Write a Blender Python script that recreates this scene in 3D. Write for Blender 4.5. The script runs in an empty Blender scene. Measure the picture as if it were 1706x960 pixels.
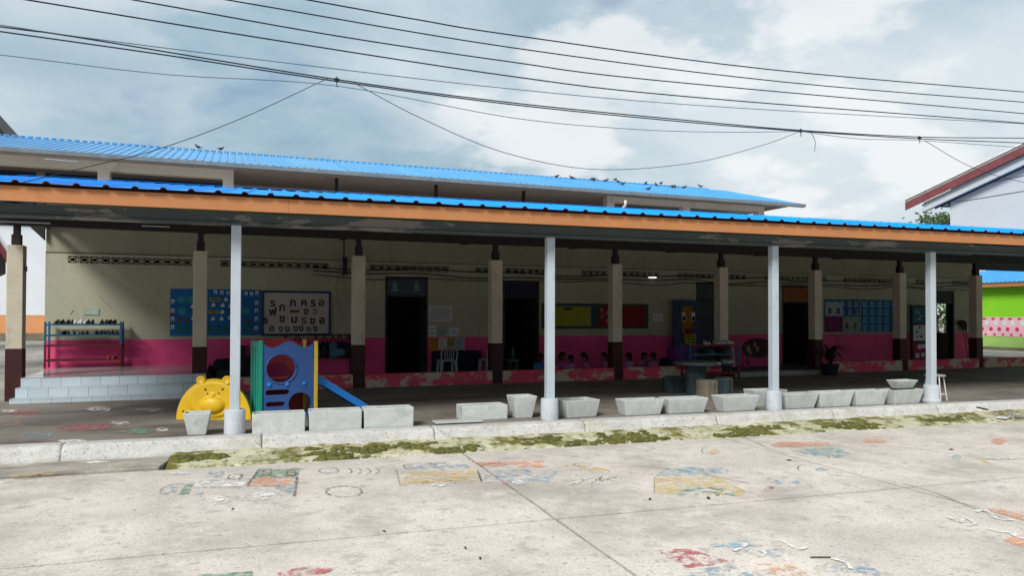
import bpy, bmesh, math, random
from mathutils import Matrix, Vector, noise
random.seed(7)
SC = bpy.context.scene
COL = SC.collection
PI = math.pi
rad = math.radians

# ---------------------------------------------------------------- camera
EYE = 1.519
YAW, PITCH, ROLL, FPX = 0.3693, 0.0158, 0.0029, 1233.32
cam_data = bpy.data.cameras.new('camera')
cam = bpy.data.objects.new('camera', cam_data)
COL.objects.link(cam)
cam.matrix_world = (Matrix.Translation((0, 0, EYE)) @ Matrix.Rotation(-YAW, 4, 'Z')
                    @ Matrix.Rotation(PI/2 + PITCH, 4, 'X') @ Matrix.Rotation(ROLL, 4, 'Z'))
cam_data.sensor_width = 36
cam_data.lens = FPX / 1706 * 36
cam_data.shift_y = 26.0 / 1706
cam_data.clip_start = 0.05
cam_data.clip_end = 3000
SC.camera = cam

# ---------------------------------------------------------------- world and sun
SUN_EL, SUN_AZ = rad(39), rad(226)       # azimuth measured from +Y towards +X (behind the viewer, a little to the left)
world = bpy.data.worlds.new('World')
SC.world = world
world.use_nodes = True
NT = world.node_tree
NT.nodes.clear()
def wn(t, **k):
    n = NT.nodes.new(t)
    for a, b in k.items(): setattr(n, a, b)
    return n
def wl(a, b): NT.links.new(a, b)
def wmath(op, a, b=None, clamp=False):
    n = wn('ShaderNodeMath', operation=op, use_clamp=clamp)
    for i, s in enumerate((a, b)):
        if s is None: continue
        if isinstance(s, (int, float)): n.inputs[i].default_value = s
        else: wl(s, n.inputs[i])
    return n.outputs[0]
sky = wn('ShaderNodeTexSky', sky_type='NISHITA')
sky.sun_disc = False
sky.sun_elevation = SUN_EL
sky.sun_rotation = SUN_AZ
sky.air_density = 1.0
sky.dust_density = 0.6
tc = wn('ShaderNodeTexCoord')
sep = wn('ShaderNodeSeparateXYZ'); wl(tc.outputs['Generated'], sep.inputs[0])
den = wmath('ADD', wmath('ABSOLUTE', sep.outputs[2]), 0.32)
comb = wn('ShaderNodeCombineXYZ')
wl(wmath('DIVIDE', sep.outputs[0], den), comb.inputs[0]); wl(wmath('DIVIDE', sep.outputs[1], den), comb.inputs[1])
wl(wmath('MULTIPLY', sep.outputs[2], 1.2), comb.inputs[2])
def wnoise(scale, det, rough, off, dist=0.0):
    m = wn('ShaderNodeMapping'); m.inputs['Location'].default_value = off
    wl(comb.outputs[0], m.inputs[0])
    n = wn('ShaderNodeTexNoise'); n.inputs['Scale'].default_value = scale; n.inputs['Detail'].default_value = det
    n.inputs['Roughness'].default_value = rough; n.inputs['Distortion'].default_value = dist
    wl(m.outputs[0], n.inputs['Vector'])
    return n.outputs['Fac']
def wramp(f, lo, hi):
    n = wn('ShaderNodeMapRange', interpolation_type='SMOOTHSTEP')
    wl(f, n.inputs[0]); n.inputs[1].default_value = lo; n.inputs[2].default_value = hi
    return n.outputs[0]
def wmix(f, a, b):
    n = wn('ShaderNodeMix', data_type='RGBA')
    wl(f, n.inputs[0])
    for i, s in ((6, a), (7, b)):
        if isinstance(s, tuple): n.inputs[i].default_value = s + (1,)
        else: wl(s, n.inputs[i])
    return n.outputs[2]
n_big = wnoise(0.55, 3.0, 0.5, (-0.06, 1.39, 13.36))
n_mid = wnoise(1.7, 10.0, 0.6, (19.08, 5.34, 9.11), 0.2)
n_edge = wnoise(1.3, 9.0, 0.52, (2.77, 2.04, 7.24), 0.2)
n_puff = wnoise(2.6, 10.0, 0.54, (-8.19, 23.65, -12.11), 0.1)
shade = wmath('ADD', wmath('MULTIPLY', n_big, 0.72), wmath('MULTIPLY', n_mid, 0.50))
cloud_col = wmix(wramp(shade, 0.44, 0.74), (2.6, 3.95, 4.95), (6.1, 6.85, 7.25))
puff = wmath('MULTIPLY', wramp(n_puff, 0.45, 0.545), wramp(n_big, 0.36, 0.52))
cloud_col = wmix(wmath('MULTIPLY', puff, 0.72), cloud_col, (8.1, 8.25, 8.3))
cover = wmath('ADD', wmath('MULTIPLY', wramp(n_edge, 0.33, 0.40), 0.6), 0.4)
sky_mix = wmix(cover, sky.outputs[0], cloud_col)
bg = wn('ShaderNodeBackground'); bg.inputs[1].default_value = 0.1
wl(sky_mix, bg.inputs[0])
out = wn('ShaderNodeOutputWorld'); wl(bg.outputs[0], out.inputs[0])

sun_data = bpy.data.lights.new('sun', 'SUN')
sun_data.energy = 3.0
sun_data.angle = rad(18)
sun_data.color = (1.0, 0.965, 0.91)
sun = bpy.data.objects.new('sun', sun_data)
COL.objects.link(sun)
sd = Vector((math.sin(SUN_AZ)*math.cos(SUN_EL), math.cos(SUN_AZ)*math.cos(SUN_EL), math.sin(SUN_EL)))
sun.rotation_euler = sd.to_track_quat('Z', 'Y').to_euler()
sun.location = sd * 60

vs = SC.view_settings
vs.view_transform = 'Standard'; vs.look = 'None'; vs.gamma = 1.0; vs.use_curve_mapping = False
vs.exposure = 0.22
SC.cycles.use_denoising = True
SC.cycles.max_bounces = 6
SC.cycles.diffuse_bounces = 3
SC.cycles.transparent_max_bounces = 12

# ---------------------------------------------------------------- photo geometry: a pixel of the 1706 x 960 photograph to a place
def ray(px, py):
    u, v = px - 853.0, py - 506.0
    cr, sr = math.cos(ROLL), math.sin(ROLL)
    u, v = u*cr + v*sr, -u*sr + v*cr
    x, z2 = u/FPX, -v/FPX
    cp, sp = math.cos(PITCH), math.sin(PITCH)
    d, z = cp - z2*sp, sp + z2*cp
    c, s = math.cos(YAW), math.sin(YAW)
    return Vector((x*c + d*s, -x*s + d*c, z))
def atY(px, py, Y):
    r = ray(px, py); return Vector((0, 0, EYE)) + r*(Y/r.y)
def atZ(px, py, Z):
    r = ray(px, py); return Vector((0, 0, EYE)) + r*((Z - EYE)/r.z)

# ---------------------------------------------------------------- mesh helpers
class MB:
    def __init__(s): s.v = []; s.f = []; s.m = []; s.cur = 0
    def add(s, vs_, fs):
        o = len(s.v); s.v += [tuple(v) for v in vs_]
        for f in fs: s.f.append(tuple(i + o for i in f)); s.m.append(s.cur)
        return s
    def bx(s, x0, x1, y0, y1, z0, z1):
        return s.hexa([(x0,y0,z0),(x1,y0,z0),(x1,y1,z0),(x0,y1,z0)], [(x0,y0,z1),(x1,y0,z1),(x1,y1,z1),(x0,y1,z1)])
    def hexa(s, b, t):
        return s.add(list(b)+list(t), [(3,2,1,0),(4,5,6,7),(0,1,5,4),(1,2,6,5),(2,3,7,6),(3,0,4,7)])
    def box(s, c, d, rz=0.0):
        hx, hy, hz = d[0]/2, d[1]/2, d[2]/2; ca, sa = math.cos(rz), math.sin(rz)
        q = [(c[0]+x*ca-y*sa, c[1]+x*sa+y*ca) for x, y in ((-hx,-hy),(hx,-hy),(hx,hy),(-hx,hy))]
        return s.hexa([(x,y,c[2]-hz) for x,y in q], [(x,y,c[2]+hz) for x,y in q])
    def bar(s, a, b, w, h=None):
        a, b = Vector(a), Vector(b); h = h or w; d = (b-a).normalized()
        up = Vector((0,0,1)) if abs(d.z) < .95 else Vector((0,1,0))
        sx = d.cross(up).normalized()*w/2; sy = sx.cross(d).normalized()*h/2
        q = [-sx-sy, sx-sy, sx+sy, -sx+sy]
        return s.hexa([a+k for k in q], [b+k for k in q])
    def tube(s, pts, r, n=6, cap=True):
        pts = [Vector(p) for p in pts]; rs = r if isinstance(r, (list, tuple)) else [r]*len(pts)
        ring = []; o = len(s.v); ref = None
        for i, p in enumerate(pts):
            d = (pts[min(i+1, len(pts)-1)] - pts[max(i-1, 0)]).normalized()
            if ref is None: ref = Vector((0,0,1)) if abs(d.z) < .9 else Vector((0,1,0))
            a = d.cross(ref).normalized(); b = a.cross(d).normalized(); ref = b
            for k in range(n):
                t = 2*PI*k/n; s.v.append(tuple(p + (a*math.cos(t) + b*math.sin(t))*rs[i]))
        for i in range(len(pts)-1):
            for k in range(n):
                s.f.append((o+i*n+k, o+i*n+(k+1)%n, o+(i+1)*n+(k+1)%n, o+(i+1)*n+k)); s.m.append(s.cur)
        if cap:
            s.f.append(tuple(o+k for k in range(n))[::-1]); s.m.append(s.cur)
            s.f.append(tuple(o+(len(pts)-1)*n+k for k in range(n))); s.m.append(s.cur)
        return s
    def lathe(s, prof, c=(0,0,0), n=16, sx=1.0, sy=1.0, wob=0.0, seed=0):
        o = len(s.v)
        for i, (r, z) in enumerate(prof):
            for k in range(n):
                t = 2*PI*k/n; w = 1 + wob*noise.noise((math.cos(t)*1.7+seed, math.sin(t)*1.7, z*2.2))
                s.v.append((c[0]+r*w*math.cos(t)*sx, c[1]+r*w*math.sin(t)*sy, c[2]+z))
        for i in range(len(prof)-1):
            for k in range(n):
                s.f.append((o+i*n+k, o+i*n+(k+1)%n, o+(i+1)*n+(k+1)%n, o+(i+1)*n+k)); s.m.append(s.cur)
        s.f.append(tuple(o+k for k in range(n))[::-1]); s.m.append(s.cur)
        s.f.append(tuple(o+(len(prof)-1)*n+k for k in range(n))); s.m.append(s.cur)
        return s
    def blob(s, c, r, n=10, m=7):
        rx, ry, rz = r if isinstance(r, (tuple, list)) else (r, r, r)
        prof = [(math.sin(PI*(i+.001)/m*(1-.002/m)), -math.cos(PI*i/m)) for i in range(m+1)]
        o = len(s.v)
        for a, z in prof:
            a = max(a, .02)
            for k in range(n):
                t = 2*PI*k/n; s.v.append((c[0]+rx*a*math.cos(t), c[1]+ry*a*math.sin(t), c[2]+rz*z))
        for i in range(m):
            for k in range(n):
                s.f.append((o+i*n+k, o+i*n+(k+1)%n, o+(i+1)*n+(k+1)%n, o+(i+1)*n+k)); s.m.append(s.cur)
        s.f.append(tuple(o+k for k in range(n))[::-1]); s.m.append(s.cur)
        s.f.append(tuple(o+m*n+k for k in range(n))); s.m.append(s.cur)
        return s
    def prism(s, poly, fn, d0, d1):
        n = len(poly)
        vs_ = [fn(x, y, d0) for x, y in poly] + [fn(x, y, d1) for x, y in poly]
        return s.add(vs_, [tuple(range(n))[::-1], tuple(range(n, 2*n))] + [(i, (i+1)%n, n+(i+1)%n, n+i) for i in range(n)])
    def quad(s, *p): return s.add(p, [tuple(range(len(p)))])
    def grid(s, nx, ny, fn):
        o = len(s.v)
        for j in range(ny+1):
            for i in range(nx+1): s.v.append(tuple(fn(i/nx, j/ny)))
        for j in range(ny):
            for i in range(nx):
                a = o+j*(nx+1)+i; s.f.append((a, a+1, a+nx+2, a+nx+1)); s.m.append(s.cur)
        return s
    def mesh(s, name, mats, smooth=False):
        me = bpy.data.meshes.new(name); me.from_pydata(s.v, [], s.f); me.validate(); 
        for m in (mats if isinstance(mats, (list, tuple)) else [mats]): me.materials.append(m)
        if len(s.m) == len(me.polygons): me.polygons.foreach_set('material_index', s.m)
        bm = bmesh.new(); bm.from_mesh(me); bmesh.ops.recalc_face_normals(bm, faces=bm.faces); bm.to_mesh(me); bm.free()
        if smooth: me.polygons.foreach_set('use_smooth', [True]*len(me.polygons))
        me.update()
        return me
    def build(s, name, mats, parent=None, local=False, smooth=False, bevel=0.0, kind=None):
        me = s.mesh(name, mats, smooth)
        if parent is not None and not local:
            me.transform(XF[parent.name].inverted())
        return put(name, me, parent, bevel, kind)
XF = {}                                                  # world matrix of each thing's root
def put(name, me, parent=None, bevel=0.0, kind=None):
    o = bpy.data.objects.new(name, me); COL.objects.link(o)
    if parent is not None:
        o.parent = parent; XF[o.name] = XF[parent.name].copy()
    else: XF[o.name] = Matrix.Identity(4)
    if bevel:
        b = o.modifiers.new('bevel', 'BEVEL'); b.width = bevel; b.segments = 2; b.limit_method = 'ANGLE'
    if kind: o['kind'] = kind
    return o
def thing(name, label, cat, loc=(0,0,0), rz=0.0, group=None):
    o = bpy.data.objects.new(name, None); COL.objects.link(o)
    o.location = loc; o.rotation_euler = (0, 0, rz); o.empty_display_size = .2
    XF[o.name] = Matrix.Translation(loc) @ Matrix.Rotation(rz, 4, 'Z')
    o['label'] = label; o['category'] = cat
    if group: o['group'] = group
    return o
def tag(o, label, cat, group=None):
    o['label'] = label; o['category'] = cat
    if group: o['group'] = group
    return o
def structure(name, loc=(0,0,0), rz=0.0):
    o = bpy.data.objects.new(name, None); COL.objects.link(o); o.location = loc; o.rotation_euler = (0,0,rz)
    XF[o.name] = Matrix.Translation(loc) @ Matrix.Rotation(rz, 4, 'Z'); o['kind'] = 'structure'
    return o
def children(o): return [c for c in bpy.data.objects if c.parent == o]
def dup(root, loc, rz=0.0, label=None, group=None, scale=None):
    kids = children(root)
    r = root.copy(); COL.objects.link(r); r.location = loc; r.rotation_euler = (0, 0, rz)
    if scale: r.scale = (scale,)*3
    if label: r['label'] = label
    if group: r['group'] = group
    for k in kids:
        c = k.copy(); COL.objects.link(c); c.parent = r
        for g in children(k):
            d = g.copy(); COL.objects.link(d); d.parent = c
    return r
def plate(outer, holes=(), t=0.02, res=4):
    """flat plate in the local XZ plane, thickness along Y, with holes"""
    cu = bpy.data.curves.new('plate', 'CURVE'); cu.dimensions = '2D'; cu.fill_mode = 'BOTH'; cu.extrude = t/2
    for pts in [outer] + list(holes):
        sp = cu.splines.new('POLY'); sp.points.add(len(pts)-1); sp.use_cyclic_u = True
        for p, q in zip(sp.points, pts): p.co = (q[0], q[1], 0, 1)
    o = bpy.data.objects.new('plate', cu); COL.objects.link(o)
    dg = bpy.context.evaluated_depsgraph_get()
    me = bpy.data.meshes.new_from_object(o.evaluated_get(dg))
    bpy.data.objects.remove(o); bpy.data.curves.remove(cu)
    me.transform(Matrix.Rotation(PI/2, 4, 'X'))
    return me
def text_mesh(body, size, t=0.002):
    cu = bpy.data.curves.new('text', 'FONT'); cu.body = body; cu.size = size; cu.extrude = t; cu.offset = size*.028; cu.resolution_u = 2
    cu.align_x = 'CENTER'; cu.align_y = 'CENTER'
    o = bpy.data.objects.new('text', cu); COL.objects.link(o)
    dg = bpy.context.evaluated_depsgraph_get()
    me = bpy.data.meshes.new_from_object(o.evaluated_get(dg))
    bpy.data.objects.remove(o); bpy.data.curves.remove(cu)
    me.transform(Matrix.Rotation(PI/2, 4, 'X'))
    return me
def circle(cx, cy, r, n=24, ry=None): return [(cx + r*math.cos(2*PI*i/n), cy + (ry or r)*math.sin(2*PI*i/n)) for i in range(n)]
def slot(x0, x1, y, r, n=6):
    return [(x1 + r*math.sin(PI*i/n), y - r*math.cos(PI*i/n)) for i in range(n+1)] + [(x0 - r*math.sin(PI*i/n), y + r*math.cos(PI*i/n)) for i in range(n+1)]
def spline(pts, per=8):
    pts = [Vector(p) for p in pts]; P = [pts[0]*2-pts[1]] + pts + [pts[-1]*2-pts[-2]]; out_ = []
    for i in range(1, len(P)-2):
        for k in range(per):
            t = k/per; a, b, c, d = P[i-1:i+3]
            out_.append(.5*((2*b) + (c-a)*t + (2*a-5*b+4*c-d)*t*t + (-a+3*b-3*c+d)*t**3))
    return out_ + [pts[-1]]

# ---------------------------------------------------------------- materials
def lin(h):
    h = h.lstrip('#'); v = [int(h[i:i+2], 16)/255 for i in (0, 2, 4)]
    return tuple(x/12.92 if x <= .04045 else ((x+.055)/1.055)**2.4 for x in v)
MATS = {}
def mat(name, col, rough=.7, var=.2, vs_=2.5, fine=.15, fs=70.0, bump=.2, bs=60.0, layers=(), metal=0.0, spec=.3, alpha=None, emit=None, each=0.0):
    """procedural surface: base colour with large and fine variation, stain layers (colour, scale, lo, hi, stretch), bump; alpha=(scale, lo, hi) wears it away"""
    if isinstance(col, str): col = lin(col)
    m = bpy.data.materials.new(name); m.use_nodes = True; t = m.node_tree; N = t.nodes; L = t.links
    b = N['Principled BSDF']; b.inputs['Roughness'].default_value = rough; b.inputs['Metallic'].default_value = metal
    b.inputs['Specular IOR Level'].default_value = spec
    g = N.new('ShaderNodeNewGeometry')
    def nz(scale, det=4.0, stretch=None, off=0.0, r=.6):
        n = N.new('ShaderNodeTexNoise'); n.inputs['Scale'].default_value = scale; n.inputs['Detail'].default_value = det; n.inputs['Roughness'].default_value = r
        mp = N.new('ShaderNodeMapping'); mp.inputs['Location'].default_value = (off, off*.7, off*.3)
        if stretch: mp.inputs['Scale'].default_value = stretch
        L.new(g.outputs['Position'], mp.inputs[0]); L.new(mp.outputs[0], n.inputs['Vector'])
        return n.outputs['Fac']
    def rng(f, a, b_, c=0.0, d=1.0):
        n = N.new('ShaderNodeMapRange'); L.new(f, n.inputs[0])
        for i, x in enumerate((a, b_, c, d)): n.inputs[i+1].default_value = x
        return n.outputs[0]
    def mul(a, b_):
        n = N.new('ShaderNodeMath'); n.operation = 'MULTIPLY'
        for i, x in enumerate((a, b_)):
            if isinstance(x, float): n.inputs[i].default_value = x
            else: L.new(x, n.inputs[i])
        return n.outputs[0]
    v = mul(rng(nz(vs_, 5.0, off=1.3), .3, .7, 1-var, 1+var), rng(nz(fs, 3.0), .3, .7, 1-fine, 1+fine))
    if each:
        oi = N.new('ShaderNodeObjectInfo'); v = mul(v, rng(oi.outputs['Random'], 0.0, 1.0, 1-each, 1+each))
    vm = N.new('ShaderNodeVectorMath'); vm.operation = 'SCALE'; vm.inputs[0].default_value = col[:3]; L.new(v, vm.inputs['Scale'])
    c = vm.outputs[0]
    for i, (lc, sc_, lo, hi, st) in enumerate(layers):
        if isinstance(lc, str): lc = lin(lc)
        mx = N.new('ShaderNodeMix'); mx.data_type = 'RGBA'
        L.new(rng(nz(sc_, 8.0, st, off=3.7*(i+1), r=.65), lo, hi), mx.inputs[0]); L.new(c, mx.inputs[6]); mx.inputs[7].default_value = lc + (1,)
        c = mx.outputs[2]
    L.new(c, b.inputs['Base Color'])
    if bump:
        bp = N.new('ShaderNodeBump'); bp.inputs['Strength'].default_value = bump; bp.inputs['Distance'].default_value = .01
        L.new(nz(bs, 6.0), bp.inputs['Height']); L.new(bp.outputs[0], b.inputs['Normal'])
    if emit:
        b.inputs['Emission Color'].default_value = emit[:3] + (1,); b.inputs['Emission Strength'].default_value = emit[3]
    if alpha:
        L.new(rng(nz(alpha[0], 8.0, off=9.1, r=.7), alpha[1], alpha[2]), b.inputs['Alpha'])
    MATS[name] = m
    return m

M = {}
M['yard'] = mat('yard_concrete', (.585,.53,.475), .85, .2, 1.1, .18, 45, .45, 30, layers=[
    ((.38,.345,.305), .8, .50, .68, None), ((.655,.61,.56), 2.6, .55, .72, None), ((.42,.385,.34), 6.5, .54, .68, None), ((.26,.24,.21), 20, .59, .70, None), ((.18,.17,.15), 60, .61, .68, None)])
M['joint'] = mat('joint_dirt', (.06,.055,.05), .95)
M['earth'] = mat('earth', (.20,.17,.13), .95, .3, .4)
M['rear_yard'] = mat('rear_yard_concrete', (.33,.31,.28), .85, .25, .5, .2, 30, .2, 20, layers=[((.2,.19,.17), 1.2, .5, .7, (1,.3,1))])
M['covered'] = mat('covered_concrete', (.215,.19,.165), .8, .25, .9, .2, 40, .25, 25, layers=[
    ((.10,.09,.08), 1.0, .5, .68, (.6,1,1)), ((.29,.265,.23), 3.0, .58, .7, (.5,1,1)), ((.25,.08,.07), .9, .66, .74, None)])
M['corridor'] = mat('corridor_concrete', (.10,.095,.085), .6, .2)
M['kerb'] = mat('kerb_whitewash', (.54,.54,.525), .9, .12, 2, .2, 90, .6, 70, layers=[((.44,.42,.38), 9, .52, .68, None), ((.22,.20,.17), 34, .56, .68, None), ((.40,.375,.29), 1.7, .54, .72, (1,1,2))])
M['apron'] = mat('mossy_apron', (.54,.52,.37), .92, .2, 3, .2, 60, .5, 50, layers=[
    ((.40,.37,.20), 5, .48, .66, (1,.5,1)), ((.15,.14,.028), 2.3, .49, .59, (1.1,.75,1)), ((.08,.075,.02), 8.5, .54, .65, None), ((.22,.18,.13), 1.1, .62, .72, None)])
M['slab'] = mat('side_slab', (.36,.33,.28), .9, .25, 2, .2, 50, .3, 40, layers=[((.2,.18,.14), 2.2, .5, .68, (.5,1.5,1)), ((.48,.46,.42), 3.1, .58, .7, None)])
M['tile'] = mat('pale_blue_tile', (.50,.58,.63), .22, .07, 1.2, .05, 60, .04, 20, spec=.5, each=.06)
M['tile_top'] = mat('platform_tile', (.36,.355,.36), .16, .12, 1.2, .06, 60, .04, 20, spec=.5)
M['grout'] = mat('grout', (.16,.16,.16), .9)
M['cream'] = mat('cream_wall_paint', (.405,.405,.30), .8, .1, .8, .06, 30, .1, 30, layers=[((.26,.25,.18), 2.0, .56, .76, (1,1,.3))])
M['panel'] = mat('fibre_cement_panel', (.33,.325,.24), .85, .12, 1, .06, 30, .08, 30)
M['pink'] = mat('pink_dado_paint', (.76,.075,.235), .7, .12, 1.5, .08, 40, .1, 30, layers=[((.52,.05,.16), 2.5, .58, .75, None)])
M['red'] = mat('peeling_red_paint', (.64,.065,.12), .75, .15, 2, .1, 50, .25, 40, layers=[
    ((.50,.41,.29), 1.35, .505, .53, (1,1,1.6)), ((.30,.24,.16), 7, .58, .68, None), ((.15,.13,.10), 2.2, .60, .7, None)])
M['vent'] = mat('vent_block_paint', (.36,.36,.28), .85, .1, 6, .1, 60, .15, 60)
M['brown'] = mat('brown_base_paint', (.050,.014,.014), .6, .2, 4, .15, 60, .15, 50, layers=[((.35,.32,.27), 14, .69, .73, None)])
M['pillar'] = mat('pillar_paint', (.58,.53,.42), .8, .12, 2, .08, 40, .15, 40, layers=[((.20,.17,.13), 3.5, .60, .78, (1,1,.35)), ((.10,.09,.08), 18, .68, .76, None)])
M['steel'] = mat('dark_steel', (.022,.018,.018), .6, .2, 5)
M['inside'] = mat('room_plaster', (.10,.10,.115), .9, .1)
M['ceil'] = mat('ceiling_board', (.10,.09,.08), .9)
M['wood_door'] = mat('dark_door_wood', (.035,.028,.03), .6, .2, 4)
M['post'] = mat('post_paint', (.42,.475,.53), .5, .08, 3, .06, 50, .06, 40, layers=[((.30,.31,.32), 3.2, .60, .75, (1,1,.5)), ((.20,.13,.09), 22, .70, .76, None)])
M['sleeve'] = mat('sleeve_paint', (.45,.48,.52), .75, .1, 4, .12, 50, .25, 50, layers=[((.33,.31,.29), 2.4, .56, .64, None)])
M['beam'] = mat('primed_beam', (.075,.095,.10), .65, .1, 2, .06, 40, .05, 40, layers=[((.22,.215,.205), 1.15, .565, .58, (.55,1,2.2))])
M['fascia'] = mat('orange_fascia', (.44,.185,.072), .6, .08, 1.2, .06, 40, .08, 40, layers=[((.40,.16,.06), 2.0, .60, .76, (.4,1,3))])
M['blue_roof'] = mat('blue_roof_sheet', (.0,.31,.92), .6, .06, 1.2, .04, 30, .02, 20, spec=.15, each=.07, layers=[((.06,.22,.48), 1.6, .60, .78, (3,.25,1)), ((.02,.30,.80), 1.5, .58, .75, None)])
M['maroon'] = mat('maroon_sheet_back', (.11,.028,.045), .6, .1)
M['far_roof'] = mat('pale_blue_roof_sheet', (.055,.33,.66), .36, .08, .8, .05, 30, .02, 20, spec=.4, each=.06, layers=[((.16,.31,.42), 1.5, .57, .76, (3,.2,1)), ((.10,.38,.64), 1.0, .55, .75, (1,.3,1))])
M['gutter'] = mat('gutter_metal', (.30,.36,.40), .4, .15, 4, metal=.5)
M['white_wall'] = mat('white_wall_paint', (.70,.73,.77), .85, .05, .5, .04, 20, .05, 20, layers=[((.50,.51,.53), 1.3, .63, .78, (1,1,.25))])
M['off_white'] = mat('off_white_frame_paint', (.76,.70,.62), .85, .08, 1, layers=[((.52,.46,.41), 1.6, .58, .78, None)])
M['gable_white'] = mat('gable_white_paint', (.50,.53,.575), .85, .05, .5, .04, 20, .05, 20, layers=[((.40,.42,.45), 1.3, .63, .78, (1,1,.25))])
M['soffit'] = mat('soffit_board', (.46,.37,.33), .85, .08)
M['glass'] = mat('dark_window', (.025,.04,.06), .12, .1, spec=.6, bump=0)
M['blue_frame'] = mat('dark_blue_frame', (.02,.045,.12), .5)
M['orange_wall'] = mat('orange_dado', (.66,.30,.13), .85, .06)
M['stained'] = mat('stained_footing', (.17,.15,.11), .95, .35, 1.5)
M['green_wall'] = mat('lime_green_wall', (.23,.60,.02), .8, .07, .6)
M['green_pale'] = mat('faded_green_wall', (.32,.52,.14), .85, .12, .8)
M['red_trim'] = mat('dark_red_fascia', (.17,.04,.045), .6)
M['grey_roof'] = mat('grey_roof', (.30,.30,.31), .7)
M['cable'] = mat('black_cable', (.012,.012,.014), .6, bump=0)
M['cable_grey'] = mat('grey_cable', (.10,.13,.15), .6, bump=0)

ANG = math.atan(-.05)
# ================================================================= GROUND
ground = MB().quad((-900,-900,-.26),(900,-900,-.26),(900,900,-.26),(-900,900,-.26)).build('ground', M['earth'], kind='structure')
rear = MB().bx(-60,90,10.6,85,-.25,-.02).build('rear_yard', M['rear_yard'], kind='structure')

yard = structure('yard', (0,10,0), ANG)
MB().bx(-40,60,-40,-.35,-.25,-.225).build('yard_bed', M['joint'], yard, local=True)
def wob_slab(x0, x1, y0, y1, seed):
    """a concrete slab with slightly ragged edges"""
    b = MB(); n = 46; pts = []
    def j(a, k): return .011*noise.noise((a*2.3, k*7.7+seed, 0)) + .006*noise.noise((a*9.0, k*3.1, seed))
    def ln(a, b_): return [a + (b_-a)*i/n for i in range(n)]
    pts += [(x, y0 + j(x, 1)) for x in ln(x0, x1)]; pts += [(x1 + j(y, 2), y) for y in ln(y0, y1)]
    pts += [(x, y1 + j(x, 3)) for x in ln(x1, x0)]; pts += [(x0 + j(y, 4), y) for y in ln(y1, y0)]
    b.prism(pts, lambda x, y, z: (x, y, z), -.245, -.2)
    return b
YS = [-1.0, -4.16, -9.0, -20.0, -39.0]
XS = [-39, -20, -8, 2.82, 6.58, 10.5, 14.5, 25, 59]
gap = .015
for j in range(len(YS)-1):
    for i in range(len(XS)-1):
        x0, x1 = XS[i]+gap, XS[i+1]-gap
        ytop = YS[j]-gap
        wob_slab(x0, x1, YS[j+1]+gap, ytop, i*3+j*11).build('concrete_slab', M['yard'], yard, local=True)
# kerb of whitewashed stones
kerb = structure('kerb', (0,10,0), ANG)
def kerb_stone(seed, L):
    def fn(u, v):
        x = u*(L-.008) + .004
        prof = [(.02,-.26),(.02,.0),(-.02,.012),(-.16,.012),(-.215,.004),(-.245,-.02),(-.265,-.075),(-.295,-.145),(-.295,-.25)]
        k = v*(len(prof)-1); i = min(int(k), len(prof)-2); t = k-i
        y = prof[i][0]*(1-t)+prof[i+1][0]*t; z = prof[i][1]*(1-t)+prof[i+1][1]*t
        if 1 < k < 7.6:
            d = .011*noise.noise((x*6+seed*9, y*9, z*9)) + .007*noise.noise((x*23, y*25+seed, z*25))
            d *= (1.0 if k > 3.2 else .25); y -= d*.8; z += d*.5
        e = min(u, 1-u)*L
        if e < .02: z -= (.02-e)*.3
        return (x, y, z)
    b = MB(); b.grid(int(L*26), 32, fn)
    n = 33; W = int(L*26)+1
    b.f.append(tuple(j*W for j in range(n))); b.m.append(0); b.f.append(tuple(j*W+W-1 for j in range(n))[::-1]); b.m.append(0)
    return b.mesh('kerb_stone', M['kerb'], smooth=True)
kmesh = [kerb_stone(s, 2.18) for s in range(4)]
for i in range(-5, 13):
    o = put('kerb_stone', kmesh[i % 4], kerb); o.location = (.45 + 2.18*i, -.03, 0)
# mossy concrete apron that slopes from the kerb foot to the yard
def apron_fn(u, v):
    x = -.56 + u*26; y = -.31 - v*.69
    z = -.128 - .072*v**1.2 + .014*noise.noise((x*2.1, y*3, 1.0)) + .012*noise.noise((x*7, y*8, 4.0))*(1 if v < .97 else .2)
    if v > .999: z = -.215
    return (x, y - .02*noise.noise((x*3, 0, 2)) * (v > .9), z)
apron = structure('drain_apron', (0,10,0), ANG)
b = MB(); b.grid(420, 16, apron_fn); b.bx(-.56, 25.4, -.95, -.22, -.245, -.216)
b.build('mossy_slope', M['apron'], apron, local=True, smooth=True)
M['moss'] = mat('moss_cushion', (.105,.10,.026), .95, .4, 4, .3, 80, .8, 60, layers=[((.17,.17,.045), 9, .52, .68, None), ((.06,.05,.02), 14, .58, .7, None)])
b = MB(); rnd = random.Random(11)
for k in range(2200):
    u = rnd.random()**1.25; v = .30 + .66*rnd.random()**.8
    x = -.5 + u*12.0
    if noise.noise((x*1.05, v*1.6, 7.0)) + .35*noise.noise((x*4.2, v*4, 2.0)) < .02: continue
    p = apron_fn((x+.56)/26, min(v, .95)); s_ = rnd.uniform(.016,.05)
    b.blob((p[0], p[1], p[2]-.002), (s_*rnd.uniform(.9,1.7), s_, s_*rnd.uniform(.45,.85)), 7, 4)
b.build('moss_cushions', M['moss'], apron, local=True, smooth=True, kind='stuff')
b = MB(); b.prism([(-30,-.30),(-30,-.98),(-.62,-.98),(-.57,-.62),(-.575,-.30)], lambda x,y,z:(x,y,z), -.245, -.168); b.build("side_slab", M['slab'], apron, local=True, bevel=.01)
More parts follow.
